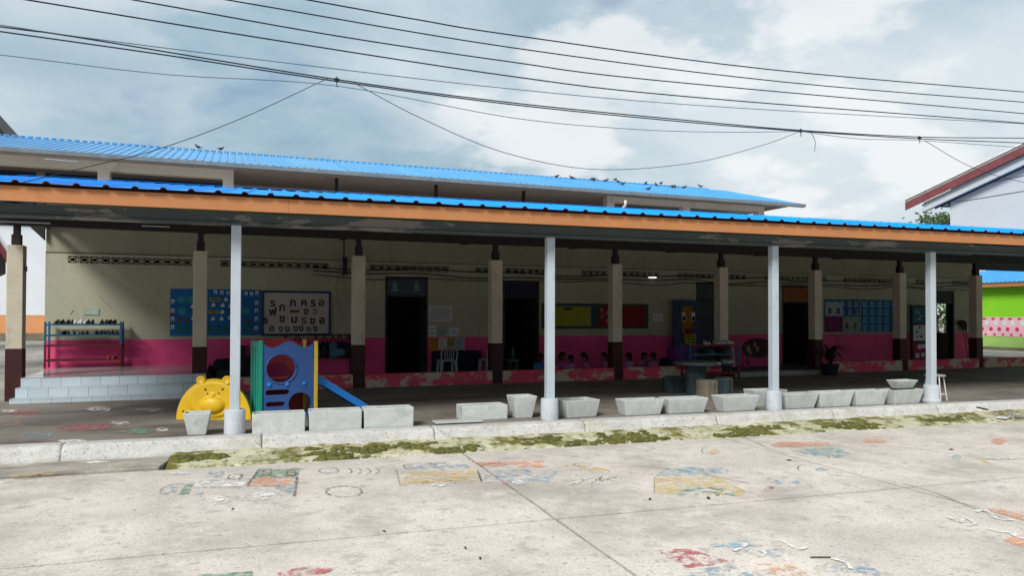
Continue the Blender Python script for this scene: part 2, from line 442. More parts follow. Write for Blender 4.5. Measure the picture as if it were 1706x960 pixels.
# covered play floor and corridor floor
def poly_front(x0, x1, yb, z0, z1, off=-.04):
    f = lambda x: 10 + off + (-.05)*x
    return MB().prism([(x0,f(x0)),(x1,f(x1)),(x1,yb),(x0,yb)], lambda x,y,z:(x,y,z), z0, z1)
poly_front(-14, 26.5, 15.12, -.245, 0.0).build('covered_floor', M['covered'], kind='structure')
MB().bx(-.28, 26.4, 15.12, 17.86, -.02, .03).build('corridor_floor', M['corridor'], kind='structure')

# painted pictures on the ground, worn thin
def worn(name, col, lo=.42, hi=.56, sc_=14): return mat(name, col, .85, .15, 3, .2, 60, .1, 40, alpha=(sc_, lo, hi))
PC = {'blue': worn('worn_blue_paint', (.24,.38,.51), .47,.68), 'sky': worn('worn_sky_paint', (.27,.47,.58), .46,.66), 'orange': worn('worn_orange_paint', (.74,.38,.25), .42,.62),
      'yellow': worn('worn_yellow_paint', (.70,.52,.20), .45,.66), 'red': worn('worn_red_paint', (.52,.14,.16), .47,.63), 'white': worn('worn_white_paint', (.78,.77,.75), .42,.60),
      'green': worn('worn_green_paint', (.20,.34,.26), .42,.60), 'ink': worn('worn_black_line', (.07,.08,.09), .43,.58, 22), 'teal': worn('worn_teal_paint', (.22,.42,.44), .46,.64), 'chalk': worn('white_line_paint', (.78,.765,.74), .39,.56, 20),
      'peach': worn('worn_peach_paint', (.72,.42,.28), .50,.66)}
paint_level = [0]
def ground_paint(col, pts, z=-.2, parent=None, name='painted_patch'):
    paint_level[0] = (paint_level[0] + 1) % 5
    zz = z + .004 + .0012*paint_level[0]
    w = [atZ(x, y, zz) for x, y in pts]
    b = MB(); b.add(w, [tuple(range(len(w)))]); return b.build(name, PC[col], parent or yard)
def ground_line(col, pts, w=.018, z=-.2, parent=None, name='painted_line', closed=False):
    w3 = spline([atZ(x, y, z+.011) for x, y in pts], 5) if len(pts) > 2 else [atZ(x, y, z+.011) for x, y in pts]
    b = MB(); L_ = []; R_ = []
    for i, p in enumerate(w3):
        d = (w3[min(i+1, len(w3)-1)] - w3[max(i-1, 0)]).normalized(); n = Vector((-d.y, d.x, 0))*w/2*(.75+.5*abs(noise.noise(p*3)))
        L_.append(p+n); R_.append(p-n)
    for i in range(len(w3)-1): b.quad(L_[i], R_[i], R_[i+1], L_[i+1])
    return b.build(name, PC[col], parent or yard)
def ell(cx, cy, rx, ry, n=20, a0=0, a1=360): return [(cx+rx*math.cos(rad(a0+(a1-a0)*i/n)), cy-ry*math.sin(rad(a0+(a1-a0)*i/n))) for i in range(n + (0 if a1-a0 == 360 else 1))]
def eline(col, cx, cy, rx, ry, a0=0, a1=360, w=.016): ground_line(col, [(cx+rx*math.cos(rad(a0+(a1-a0)*i/14)), cy-ry*math.sin(rad(a0+(a1-a0)*i/14))) for i in range(15)], w)
PC['crack'] = M['joint']
for pts in ([(1234,727),(1262,738),(1275,745),(1310,756)], [(1480,742),(1560,752),(1640,764),(1720,776)], [(1505,806),(1560,822),(1620,846),(1680,866)], [(1056,775),(1130,783),(1200,796),(1250,806)], [(430,770),(520,764),(640,757)]):
    ground_line('crack', pts, .009, name='crack')
# engine
ground_patch = ground_paint
ground_patch('orange', [(411,810),(418,797),(494,795),(490,809)])
ground_patch('green', [(420,796),(431,782),(502,780),(495,794)])
for x in (436, 477): ground_patch('peach', [(x,792),(x+3,785),(x+14,785),(x+12,792)]); ground_line('ink', [(x,792),(x+3,785),(x+15,785),(x+13,792),(x,792)], .018)
ground_line('ink', [(411,810),(431,782)]); ground_line('ink', [(490,827),(495,795)], .03); ground_line('ink', [(412,810),(490,809)], .018); ground_line('ink', [(418,797),(494,795)], .018)
ground_patch('white', [(322,813),(330,802),(416,798),(405,811)]); ground_line('ink', [(322,813),(405,811)], .02); ground_line('ink', [(329,802),(416,798)], .015)
ground_patch('blue', [(345,789),(350,786),(375,786),(368,796),(356,796)]); ground_patch('white', [(380,798),(384,791),(402,790),(398,798)]); ground_line('ink', [(380,798),(384,791),(402,790),(398,798),(380,798)], .022)
ground_patch('blue', [(266,824),(276,812),(297,806),(300,812),(285,824)]); ground_patch('green', [(297,824),(310,805),(322,804),(314,823)]); ground_patch('blue', [(455,812),(490,810),(487,824),(470,820)]); ground_patch('blue', [(318,826),(340,818),(335,829)])
eline('ink', 300, 822, 34, 16, 60, 180); eline('sky', 361, 832, 22, 7); eline('sky', 438, 827, 30, 10); ground_patch('white', ell(360, 831, 15, 5)); ground_patch('white', ell(440, 826, 20, 7)); eline('blue', 440, 827, 46, 12, 180, 350)
ground_patch('chalk', ell(300, 789, 16, 2.5)); 
# smoke rings, wheel
ground_patch('white', ell(547, 784, 17, 4)); eline('ink', 547, 784, 17, 4.2)
for x in (577, 593, 608, 622): eline('ink', x, 785, 9, 4.5, -80, 80)
eline('ink', 573, 819, 30, 9, 0, 360, .02)
# wagons
ground_patch('blue', ell(726, 777, 56, 6)); eline('ink', 700, 777, 28, 6, 20, 240); ground_patch('yellow', [(665,808),(680,786),(796,782),(803,802)]); ground_line('ink', [(803,804),(795,783)], .028); ground_line('ink', [(667,811),(660,783)], .009)
ground_patch('chalk', ell(732, 808, 14, 3.5)); eline('ink', 732, 806, 27, 7, 0, 180); ground_patch('blue', [(805,800),(808,786),(880,780),(890,791),(850,800)]); ground_patch('sky', [(800,806),(845,800),(930,785),(915,805)]); ground_patch('red', ell(843, 805, 7, 3)); ground_patch('chalk', ell(864, 804, 11, 3))
ground_patch('orange', [(790,770),(815,768),(838,769),(905,767),(908,778),(850,779),(800,776)]); ground_line('ink', [(786,768),(800,774),(830,772),(845,775)], .02)
ground_patch('yellow', [(935,776),(960,774),(1010,780),(1022,787),(990,787),(960,778)]); eline('ink', 970, 774, 14, 2.5)
ground_line('white', [(945,808),(990,795),(1030,802)], .03); eline('sky', 1002, 811, 16, 4.5, 10, 260); ground_line('ink', [(985,806),(1003,793),(1000,801),(1028,794)], .018); ground_line('white', [(960,806),(972,799)], .04)
ground_patch('yellow', [(1090,822),(1090,796),(1196,795),(1243,818),(1236,828),(1206,826),(1170,812),(1140,820),(1120,824)]); ground_patch('sky', [(1092,793),(1110,779),(1160,778),(1190,784),(1195,794)])
eline('teal', 1176, 826, 42, 13, 0, 180, .10); eline('green', 1178, 824, 18, 5, -20, 200, .04); ground_patch('sky', ell(1190, 784, 24, 5)); ground_line('ink', [(1090,822),(1090,796)], .008)
ground_patch('red', [(1272,817),(1282,808),(1292,814),(1285,818)]); eline('blue', 1316, 810, 36, 7, 190, 400); ground_patch('sky', ell(1310, 804, 26, 4)); ground_line('ink', [(1270,795),(1290,800),(1300,806)], .015)
ground_patch('chalk', ell(1364, 778, 10, 2)); ground_patch('blue', ell(1370, 783, 11, 3)); eline('ink', 1345, 780, 16, 6, 100, 260, .015)
ground_patch('orange', [(1283,740),(1300,736),(1380,737),(1385,742),(1330,745),(1292,745)]); ground_patch('teal', [(1325,752),(1350,746),(1390,746),(1423,756),(1395,764),(1360,760)]); ground_patch('orange', ell(1457, 735, 20, 3.5)); eline('ink', 1400, 762, 20, 4, 90, 200, .015)
ground_patch('yellow', [(1620,764),(1628,762),(1660,774),(1650,775)]); ground_patch('chalk', [(1640,764),(1690,763),(1693,765),(1642,766)]); ground_line('ink', [(1640,764.5),(1694,765)], .02); ground_patch('orange', ell(1665, 735, 14, 5)); ground_patch('sky', ell(1590, 762, 12, 4))
ground_patch('yellow', ell(1188, 752, 11, 4)); eline('ink', 1182, 751, 13, 6, 80, 300, .014)
# number games near the viewer
ground_patch('red', [(1090,918),(1145,914),(1225,938),(1145,947)]); ground_patch('blue', [(1140,952),(1210,942),(1260,958),(1250,975),(1150,972)]); ground_patch('sky', [(1190,910),(1245,898),(1260,905),(1245,920),(1210,918)]); ground_patch('peach', [(1235,945),(1300,930),(1380,960),(1300,975)]); ground_patch('blue', [(1260,918),(1300,912),(1320,925),(1290,930)])
ground_line('chalk', [(1222,918),(1243,908),(1228,905)], 0.039); ground_line('chalk', [(1300,900),(1327,914),(1345,912)], 0.039); ground_line('chalk', [(1262,922),(1268,927),(1275,922),(1266,917)], 0.023); ground_line('chalk', [(1385,930),(1410,938),(1418,948)], 0.039); ground_patch('blue', [(1370,945),(1440,935),(1475,960),(1400,968)])
ground_patch('orange', [(1640,850),(1660,846),(1720,862),(1720,872)]); ground_patch('orange', [(1668,900),(1700,890),(1730,905),(1700,912)]); ground_line('chalk', [(1625,853),(1640,850),(1655,861),(1672,866),(1690,866)], 0.055); ground_line('chalk', [(1580,861),(1600,870),(1606,862),(1624,872),(1612,876)], 0.039); ground_line('chalk', [(1645,880),(1665,886),(1690,888)], 0.047); ground_line('chalk', [(1682,886),(1702,898)], 0.062)
ground_patch('green', [(330,958),(420,952),(424,972),(320,972)]); ground_patch('red', [(460,955),(500,945),(560,947),(540,956),(470,962)])
ground_patch('blue', [(-5,802),(0,798),(22,797),(10,803)], z=-.168, parent=apron); ground_patch('chalk', [(130,771),(160,768),(185,770),(150,773)], z=-.168, parent=apron); ground_patch('yellow', [(10,793),(60,788),(105,785),(95,790),(30,796)], z=-.168, parent=apron)
# faded pictures on the covered floor
for col, pts in (('red', [(90,712),(130,706),(190,705),(180,716),(110,720)]), ('green', [(190,720),(230,714),(262,716),(240,724)]), ('white', ell(165, 682, 20, 4)), ('white', ell(250, 683, 24, 2.5)), ('sky', ell(60, 725, 30, 4)), ('red', ell(40, 688, 30, 4)), ('white', ell(270, 716, 11, 3)), ('white', ell(200, 705, 16, 3)), ('chalk', ell(120, 735, 24, 2.5)), ('peach', ell(20, 706, 22, 3)), ('white', ell(15, 685, 14, 1.8))):
    o = ground_patch(col, pts, z=0.0, parent=bpy.data.objects['covered_floor'])

# ================================================================= CANOPY
canopy = thing('play_area_canopy', 'long open canopy with blue metal roof, orange fascia and pale posts', 'canopy', (0,10,0), ANG)
POSTS = [-4.3, .12, 4.40, 8.28, 11.58, 15.1, 18.8, 22.6]
def post_mesh():
    return MB().bx(-.06,.06,-.06,.06,.30,2.655).mesh('post', M['post'])
pm_ = post_mesh()
sl = MB().lathe([(.128,0),(.13,.02),(.127,.30),(.118,.315),(.0,.316)], n=20).mesh('sleeve', M['sleeve'], smooth=True)
sl2 = MB().lathe([(.158,0),(.158,.06),(.135,.085),(.127,.10),(.127,.31),(.118,.32),(.0,.321)], n=20).mesh('sleeve', M['sleeve'], smooth=True)
cap_m = MB().bx(-.11,.11,-.09,.09,2.645,2.655).mesh('cap_plate', M['post'])
for i, x in enumerate(POSTS):
    p = put('post', pm_, canopy, bevel=.008); p.location = (x, .06, 0)
    s_ = put('concrete_sleeve', sl2 if i == 4 else sl, p); s_ = None
EAVE_Z, RIDGE_Y, RIDGE_Z = 2.985, 7.85, 4.375
SL = (RIDGE_Z-EAVE_Z)/(RIDGE_Y+.47)
X0, X1 = -4.42, 27.0
b = MB(); b.bx(X0, X1, -.02, .14, 2.66, 2.80); b.bx(X0, X1, -.05, .17, 2.655, 2.675); b.bx(X0, X1, -.05, .17, 2.79, 2.80); b.build('eave_beam', M['beam'], canopy, local=True)
edges = [X0, -2.5, .74, 3.98, 7.18, 10.4, 13.6, 16.8, 20.0, X1]
for a, c in zip(edges, edges[1:]):
    MB().bx(a+.0015, c-.0015, -.40, -.38, 2.784, 2.955).build('fascia_board', M['fascia'], canopy, local=True)
def rib_sheet(w, pitch, y0, z0, y1, z1, rh=.032, rb=.085, rt=.035, th=.006, name='roof_sheet', mats=None):
    prof = []; n = round(w/pitch)
    for k in range(n):
        c = k*pitch + pitch*.5
        prof += [(k*pitch, 0)] if k == 0 else []
        prof += [(c-rb/2, 0), (c-rt/2, rh), (c+rt/2, rh), (c+rb/2, 0)]
    prof += [(w, 0)]
    b = MB(); m = len(prof)
    v = [(x, y0, z0+z) for x, z in prof] + [(x, y1, z1+z) for x, z in prof] + [(x, y0, z0+z-th) for x, z in prof] + [(x, y1, z1+z-th) for x, z in prof]
    b.v = v
    for i in range(m-1):
        b.f += [(i, i+1, m+i+1, m+i)]; b.m += [0]
        b.f += [(2*m+i, 3*m+i, 3*m+i+1, 2*m+i+1), (i, 2*m+i, 2*m+i+1, i+1), (m+i, m+i+1, 3*m+i+1, 3*m+i)]; b.m += [1, 1, 1]
    me = bpy.data.meshes.new(name); me.from_pydata(b.v, [], b.f)
    for q in mats: me.materials.append(q)
    me.polygons.foreach_set('material_index', b.m); me.update()
    return me
fs_m = rib_sheet(.9, .3, -.47, EAVE_Z, RIDGE_Y, RIDGE_Z, rh=.027, mats=[M['blue_roof'], M['maroon']])
M['bounce_grey'] = mat('grey_bounce_sheet', (.46,.44,.41), .6, .15, 2, .08, 40, .05, 30, layers=[((.30,.22,.16), 2.0, .58, .74, (3,.3,1))], each=.06)  # unseen rear slope: grey chosen to spare the rear block blue bounce light
bs_m = rib_sheet(.9, .3, RIDGE_Y, RIDGE_Z, 11.2, RIDGE_Z-.56, mats=[M['bounce_grey'], M['maroon']])
x = X0
while x < X1-.5:
    for me in (fs_m, bs_m):
        o = put('roof_sheet', me, canopy); o.location = (x, 0, random.uniform(-.003,.003) if me is fs_m else 0)
    x += .9
MB().hexa([(X0,RIDGE_Y-.18,RIDGE_Z+.012),(X1,RIDGE_Y-.18,RIDGE_Z+.012),(X1,RIDGE_Y,RIDGE_Z+.042),(X0,RIDGE_Y,RIDGE_Z+.042)], [(X0,RIDGE_Y-.18,RIDGE_Z+.016),(X1,RIDGE_Y-.18,RIDGE_Z+.016),(X1,RIDGE_Y,RIDGE_Z+.046),(X0,RIDGE_Y,RIDGE_Z+.046)]).build('ridge_cap', M['blue_roof'], canopy, local=True)
for x in [v for p, q in zip(POSTS, POSTS[1:]) for v in (p, (p+q)/2)] + [POSTS[-1], 24.6, 26.8]:
    MB().bar((x, -.36, EAVE_Z-.09), (x, RIDGE_Y, RIDGE_Z-.10), .06, .12).build('rafter', M['steel'], canopy, local=True)
for k in range(9):
    y = -.2 + k*.98
    MB().bx(X0, X1, y-.025, y+.025, EAVE_Z+SL*(y+.47)-.075, EAVE_Z+SL*(y+.47)-.012).build('purlin', M['steel'], canopy, local=True)
MB().bx(X0, X1, RIDGE_Y-.1, RIDGE_Y+.1, RIDGE_Z-.42, RIDGE_Z-.06).build('ridge_beam', M['steel'], canopy, local=True)

# ================================================================= CLASSROOM BUILDING
WY = 17.85
school = thing('classroom_building', 'single storey school building with cream walls, pink dado and pillared corridor', 'building', (10,WY,0))
XA, XB = -3.5, 23.76
DOORS = [(3.61,4.67,2.46),(6.66,7.67,2.40),(12.56,13.50,2.49),(15.63,16.75,2.46),(21.90,22.85,2.38)]
def segs(a, b_, holes):
    out_ = []; x = a
    for h in sorted(holes):
        if h[0] > x: out_.append((x, h[0]))
        x = h[1]
    if x < b_: out_.append((x, b_))
    return out_
for a, c in segs(XA, XB, DOORS):
    z0 = .405 if c < 3.7 and a < -1 else .0
    MB().bx(a, c, WY, WY+.15, 0.0, .97).build('dado_wall', M['pink'], school)
    MB().bx(a, c, WY, WY+.15, .97, 2.36).build('upper_wall', M['cream'], school)
VZ0, VZ1 = 2.585, 2.75
VENTS = [(-3.1, 6), (-.12, 6), (3.22, 5), (5.9, 1), (6.72, 3), (8.9, 2), (10.15, 3), (11.92, 6), (14.96, 6), (18.03, 6), (21.08, 1), (22.74, 2)]
BW = .4
for a, c in segs(XA, XB, [(d[0], d[1]) for d in DOORS]): MB().bx(a, c, WY, WY+.15, 2.36, 2.56).build('wall_band', M['cream'], school)
for d in DOORS:
    if d[2] < 2.56: MB().bx(d[0], d[1], WY, WY+.15, d[2], 2.56).build('lintel', M['cream'], school)
MB().bx(XA, XB, WY, WY+.15, 2.56, VZ0).build('vent_sill', M['cream'], school)
for a, c in segs(XA, XB, [(v[0], v[0]+v[1]*BW) for v in VENTS]): MB().bx(a, c, WY, WY+.15, VZ0, VZ1).build('vent_pier', M['cream'], school)
MB().bx(XA, XB, WY, WY+.15, VZ1, 2.80).build('vent_lintel', M['cream'], school)
MB().bx(XA, XB, WY-.012, WY+.12, 2.80, 2.812).build('drip_strip', M['steel'], school)
def vent_mesh():
    b = MB(); h = VZ1-VZ0; f = .013; y0, y1 = 0, .09
    b.bx(0,BW,y0,y1,0,f).bx(0,BW,y0,y1,h-f,h).bx(0,f,y0,y1,f,h-f).bx(BW-f,BW,y0,y1,f,h-f)
    def lens(cx, cz, a, c, k, y0_=.006, y1_=.07, n=12):
        q = []
        for i in range(n+1): t = -1+2*i/n; q.append((t, 1-t*t))
        for sgn in (1, -1):
            for (t0, w0), (t1, w1) in zip(q, q[1:]):
                b.prism([(cx+a*t0, cz+sgn*c*w0), (cx+a*t1, cz+sgn*c*w1), (cx+a*k*t1, cz+sgn*(c-.019)*w1), (cx+a*k*t0, cz+sgn*(c-.019)*w0)], lambda x,z,y:(x,y,z), y0_, y1_)
    for cx in (BW*.235, BW*.765):
        lens(cx, h/2, .088, .052, .80)
        b.bx(cx-.096, cx-.075, .006, .07, h/2-.012, h/2+.012).bx(cx+.075, cx+.10, .006, .07, h/2-.012, h/2+.012)
    for cz in (h*.27, h*.73):
        for i in range(10):
            t0, t1 = 2*PI*i/10, 2*PI*(i+1)/10
            b.prism([(BW/2+a*math.cos(t), cz+a*1.25*math.sin(t)) for a, t in ((.032,t0),(.032,t1),(.017,t1),(.017,t0))], lambda x,z,y:(x,y,z), .002, .06)
    return b.mesh('vent_block', M['vent'])
vm_ = vent_mesh()
for vx, n in VENTS:
    for k in range(n):
        o = put('vent_block', vm_, school); o.location = (vx + k*BW - 10, .004, VZ0)
# fibre cement panels above
px_ = XA
for c in [-1.15, 1.42, 3.75, 6.1, 8.5, 10.85, 13.2, 15.6, 18.0, 20.4, XB]:
    MB().bx(px_+.004, c-.004, WY+.02, WY+.06, 2.815, 4.05).build('wall_panel', M['panel'], school); px_ = c
# rooms behind
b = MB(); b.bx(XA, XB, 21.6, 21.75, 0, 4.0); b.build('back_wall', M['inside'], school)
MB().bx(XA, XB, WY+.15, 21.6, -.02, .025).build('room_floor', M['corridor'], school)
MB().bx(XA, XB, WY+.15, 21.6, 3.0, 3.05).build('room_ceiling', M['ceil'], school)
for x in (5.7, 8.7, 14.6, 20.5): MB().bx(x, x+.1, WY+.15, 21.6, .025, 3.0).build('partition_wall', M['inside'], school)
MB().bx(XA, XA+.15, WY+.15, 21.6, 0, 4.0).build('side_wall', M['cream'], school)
b = MB(); b.bx(XB-.15, XB, WY+.15, 18.75, 0, 4.0).bx(XB-.15, XB, 19.75, 21.6, 0, 4.0).bx(XB-.15, XB, 18.75, 19.75, 0, .95).bx(XB-.15, XB, 18.75, 19.75, 2.1, 4.0); b.build('side_wall', M['cream'], school)
# pillars
PX = [-3.45 + 3.0*i for i in range(9)]
shaft = MB().bx(-.125,.125,0,.25,.90,2.73).mesh('pillar', M['pillar'])
base = MB().bx(-.128,.128,-.003,.253,-.02,.90).mesh('painted_base', M['brown'])
stub = MB().bx(-.05,.05,.08,.17,2.73,3.08).bx(-.07,.07,.05,.19,2.73,2.92).mesh('steel_stub', M['steel'])
for i, x in enumerate(PX):
    p = put('pillar', shaft, school, bevel=.012); p.location = (x-10, 15.24-WY, 0)
    o = put('painted_base', base, p); o = put('steel_stub', stub, p)
b = MB(); b.bx(-4.4, 27.0, 15.27, 15.43, 3.08, 3.30); b.build('corridor_beam', M['steel'], school)
for i in range(9):
    x = PX[i]
    MB().bar((x, 15.3, 3.2), (x, 17.8, 3.34), .07, .1).build('tie_beam', M['steel'], school)
MB().bx(-4.4, 27.0, 17.74, 17.84, 3.36, 3.52).build('wall_plate', M['steel'], school)
# dark gable boards at the left end of the corridor roof
ga, gb_, gc = atY(48, 376, 17.8), atY(75, 376, 17.8), atY(75, 401, 17.8)
MB().prism([(ga.x,ga.z),(gb_.x,gb_.z),(gc.x,gc.z)], lambda x,z,y:(x,y,z), 17.76, 17.84).build('gusset', M['steel'], school)
MB().bx(23.8, 27.0, WY+.02, WY+.06, 3.12, 4.3).build('sky_gap_screen', M['steel'], school)  # added dark sheet closing the gap of sky past the wall end
# door frames and transoms
tr_cols = {0:(.06,.085,.115), 1:(.016,.014,.05), 2:(.05,.065,.075), 3:(.26,.085,.025), 4:(.035,.033,.035)}
for i, (a, c, h) in enumerate(DOORS):
    b = MB(); b.bx(a, a+.05, WY-.01, WY+.16, .03, h).bx(c-.05, c, WY-.01, WY+.16, .03, h).bx(a+.05, c-.05, WY-.01, WY+.16, h-.05, h); 
    zt = {0:2.0, 1:2.0, 2:2.0, 3:1.95, 4:2.0}[i]
    b.bx(a+.05, c-.05, WY-.008, WY+.14, zt-.04, zt)
    fr = b.build('door_frame', M['wood_door'], school)
    t = MB().bx(a+.05, c-.05, WY+.02, WY+.04, zt, h-.05).build('transom_panel', mat('transom_%d_paint' % i, tr_cols[i], .7), fr)
    if i in (0, 1, 3): MB().bx(c-.10, c-.06, WY+.16, WY+.16+(c-a)*.92, .04, zt-.05).build('door_leaf', M['wood_door'], school, bevel=.004)
    if i == 2: MB().bx(a+.06, c-.06, WY+.06, WY+.10, .04, zt-.05).build('door_leaf', mat('grey_blue_door', (.035,.05,.062), .6), school, bevel=.004)
    if i == 4:
        MB().bx(a+.05, a+.09, WY+.16, WY+1.0, .04, zt-.05).build('door_leaf', M['wood_door'], school, bevel=.004)
        for k in range(4): MB().bx(a+.05, c-.05, WY+.05, WY+.12, zt+.02+k*.085, zt+.05+k*.085).build('louvre_slat', M['wood_door'], school)
# little drawn children on the first transom
wpap = mat('white_paper', (.62,.64,.66), .9, .06)
for px, s in ((658, .085), (694, .075)):
    o = atY(px, 474, WY+.012)
    for dx, dz, r in ((0, .03, .045), (.0, -.045, .06)):
        MB().prism(circle(o.x+dx, o.z+dz, r, 14), lambda x,z,y:(x,y,z), WY+.012, WY+.016).build('cut_out', mat('pale_cut_out', (.20,.25,.27), .9), school)
    MB().prism(circle(o.x, o.z-.14, .10, 16, .028), lambda x,z,y:(x,y,z), WY+.011, WY+.015).build('cut_out', MATS['pale_cut_out'], school)
# low wall between the pillars
low = thing('low_corridor_wall', 'knee high wall with peeling red paint between the corridor pillars', 'wall', (10,15.2,0))
for a, c in [(-.33,2.42)] + [(PX[i]+.125, PX[i+1]-.125) for i in (2,3,4)] + [(14.67,17.43),(17.67,20.43),(20.67,26.0)]:
    b = MB()
    b.grid(int((c-a)*8), 5, lambda u, v: (a+u*(c-a), 15.19 - .02*(1-v) + .01*noise.noise((u*(c-a)*3+a, v*2, 3)), v*.30))
    b.bx(a, c, 15.215, 15.36, 0.0, .301)
    b.build('wall_section', M['red'], low)
# entrance step
MB().bx(11.68, 14.43, 15.0, 15.42, 0.0, .125).build('entrance_step', mat('step_concrete', (.27,.26,.24), .85, .25, 3), kind='structure', bevel=.015)
# tiled steps and platform at the end bay
tiles = structure('tiled_steps', (-3.35,14.6,0), 0)
LV = [(14.60,.085),(14.84,.245),(15.07,.405)]
SX0, SX1 = [-3.36,-3.33,-3.30], -.33
for k, (y, z) in enumerate(LV):
    yb = LV[k+1][0]+.03 if k < 2 else WY
    MB().bx(SX0[k]+.006, SX1-.006, y+.008, yb if k < 2 else yb-.002, 0 if k == 0 else LV[k-1][1]-.02, z-.007).build('step_core', M['grout'], tiles)
TW = .305
t_r = {}
for k, (y, z) in enumerate(LV):
    zb = .003 if k == 0 else LV[k-1][1]+.002
    n = int((SX1-SX0[k])/TW) + 1
    for i in range(n):
        a = SX0[k] + i*TW - (.0 if k != 1 else .12); c = min(a+TW-.005, SX1); a = max(a, SX0[k])
        if c-a < .03: continue
        MB().bx(a, c, y, y+.008+random.uniform(0,.002), zb, z-.003).build('riser_tile', M['tile'], tiles)
        ye = LV[k+1][0]-.002 if k < 2 else None
        if k < 2: MB().bx(a, c, y-.004, ye, z-.006, z+random.uniform(0,.0015)).build('tread_tile', M['tile'], tiles)
for j in range(10):
    y = 15.064 + j*TW
    if y > WY-.03: break
    for i in range(10):
        a = SX0[2] + i*TW; c = min(a+TW-.004, SX1)
        if c-a < .03: continue
        MB().bx(a, c, y, min(y+TW-.004, WY-.001), .398, .405+random.uniform(0,.001)).build('floor_tile', M['tile_top'], tiles)
for j in range(10):
    y = 15.09 + j*TW
    if y > WY-.03: break
    MB().bx(SX0[2]-.006, SX0[2]-.001, y, min(y+TW-.005, WY-.005), .05, .397).build('side_tile', M['tile'], tiles)

# ================================================================= TWO STOREY BLOCK BEHIND
rearb = thing('two_storey_block', 'two storey school block with pale blue metal roof rising behind the canopy', 'building', (5,22,0))
for x in (-9,-6,-3,.04,12.0,15.0,18.2): MB().bx(x-.14, x+.14, 21.86, 22.14, 4.0 if x < -2.5 and x > -8 else 0, 5.275 if x < 5 else 5.32).build('column', M['off_white'], rearb)
MB().bx(-9.3, .18, 21.858, 22.142, 5.275, 5.52).build('ring_beam', M['off_white'], rearb)
MB().bx(11.86, 18.34, 21.858, 22.142, 5.32, 5.52).build('ring_beam', M['off_white'], rearb)
for x in (3.0, 6.0, 8.9): MB().bx(x-.045, x+.045, 21.95, 22.04, 3.0, 5.52).build('steel_strut', M['steel'], rearb)
MB().bx(-9.3, 18.6, 21.12, 28.0, 5.522, 5.56).build('soffit', M['soffit'], rearb)
MB().bx(-9.3, 18.3, 24.2, 24.4, 4.15, 5.52).build('upper_wall', M['soffit'], rearb); MB().bx(-3.3, 18.3, 24.2, 24.4, 0, 4.0).build('lower_wall', M['soffit'], rearb)
MB().bx(-9.3, 18.3, 21.9, 24.4, 4.0, 4.15).build('gallery_floor', M['off_white'], rearb)
wins = [(-40,60),(75,170),(187,375),(392,447),(460,540),(563,696),(717,837),(855,964),(982,1007),(1023,1085),(1100,1133),(1150,1197)]
for a, c in wins:
    xa, xc = atY(a, 330, 24.2).x, atY(c, 330, 24.2).x
    f = MB(); zt = 5.50 if c < 380 or a > 1000 else 5.42; f.bx(xa, xc, 24.16, 24.2, 4.2, 4.26).bx(xa, xc, 24.16, 24.2, zt-.05, zt).bx(xa, xa+.05, 24.16, 24.2, 4.26, zt-.05).bx(xc-.05, xc, 24.16, 24.2, 4.26, zt-.05)
    n = max(1, round((xc-xa)/.8))
    for k in range(1, n): f.bx(xa+(xc-xa)*k/n-.02, xa+(xc-xa)*k/n+.02, 24.165, 24.2, 4.26, zt-.05)
    w = f.build('window', M['blue_frame'], rearb)
    MB().bx(xa+.05, xc-.05, 24.18, 24.19, 4.26, zt-.05).build('pane', M['glass'], w)
b = MB()
for j in range(7):
    for i in range(9):
        y, z = 22.16+i*.222, 4.2+j*.155
        b.bx(18.17, 18.25, y, y+.05, z, z+.155)
    b.bx(18.18, 18.24, 22.16, 24.16, 4.2+j*.155, 4.235+j*.155)
b.build('lattice_wall', M['off_white'], rearb)
EY, EZ, RY, RZ = 21.0, 5.54, 25.4, 6.70
us = rib_sheet(.8, .2, 0, 0, RY-EY, RZ-EZ, rh=.035, rb=.07, rt=.03, mats=[M['far_roof'], M['gutter']])
x = -9.5
while x < 18.6:
    o = put('roof_sheet', us, rearb); o.location = (x-5, EY-22, EZ + random.uniform(-.006,.006)); x += .8
XR = x
MB().hexa([(-9.5,RY,RZ-.03),(XR,RY,RZ-.03),(XR,29.8,EZ-.03),(-9.5,29.8,EZ-.03)], [(-9.5,RY,RZ),(XR,RY,RZ),(XR,29.8,EZ),(-9.5,29.8,EZ)]).build('rear_roof_slope', M['far_roof'], rearb)
b = MB()
for k in range(140):
    xx = -9.5 + k*.2
    b.bx(xx+.03, xx+.17, RY-.05, RY+.05, RZ+.02, RZ+.055)
b.build('ridge_trim', M['far_roof'], rearb)
b = MB(); b.hexa([(-9.5,20.88,5.42),(XR+.05,20.88,5.42),(XR+.05,21.02,5.42),(-9.5,21.02,5.42)], [(-9.5,20.84,5.53),(XR+.05,20.84,5.53),(XR+.05,21.04,5.53),(-9.5,21.04,5.53)])
b.build('gutter', M['gutter'], rearb, bevel=.01)
MB().prism([(21.0,5.53),(25.4,6.69),(29.8,5.53)], lambda y,z,x:(x,y,z), XR-.16, XR-.06).build('gable_end', M['off_white'], rearb)
a, c = atY(1042, 334, 20.95), atY(1028, 358, 21.6)
MB().tube([a, a+Vector((0,0,-.15)), c, c+Vector((0,.3,-1.0))], .045, 8).build('downpipe', M['off_white'], rearb, smooth=True)
MB().tube([atY(74,265,20.8), atY(130,270,20.8)], .018, 6).build('lamp_tube', M['gutter'], rearb)

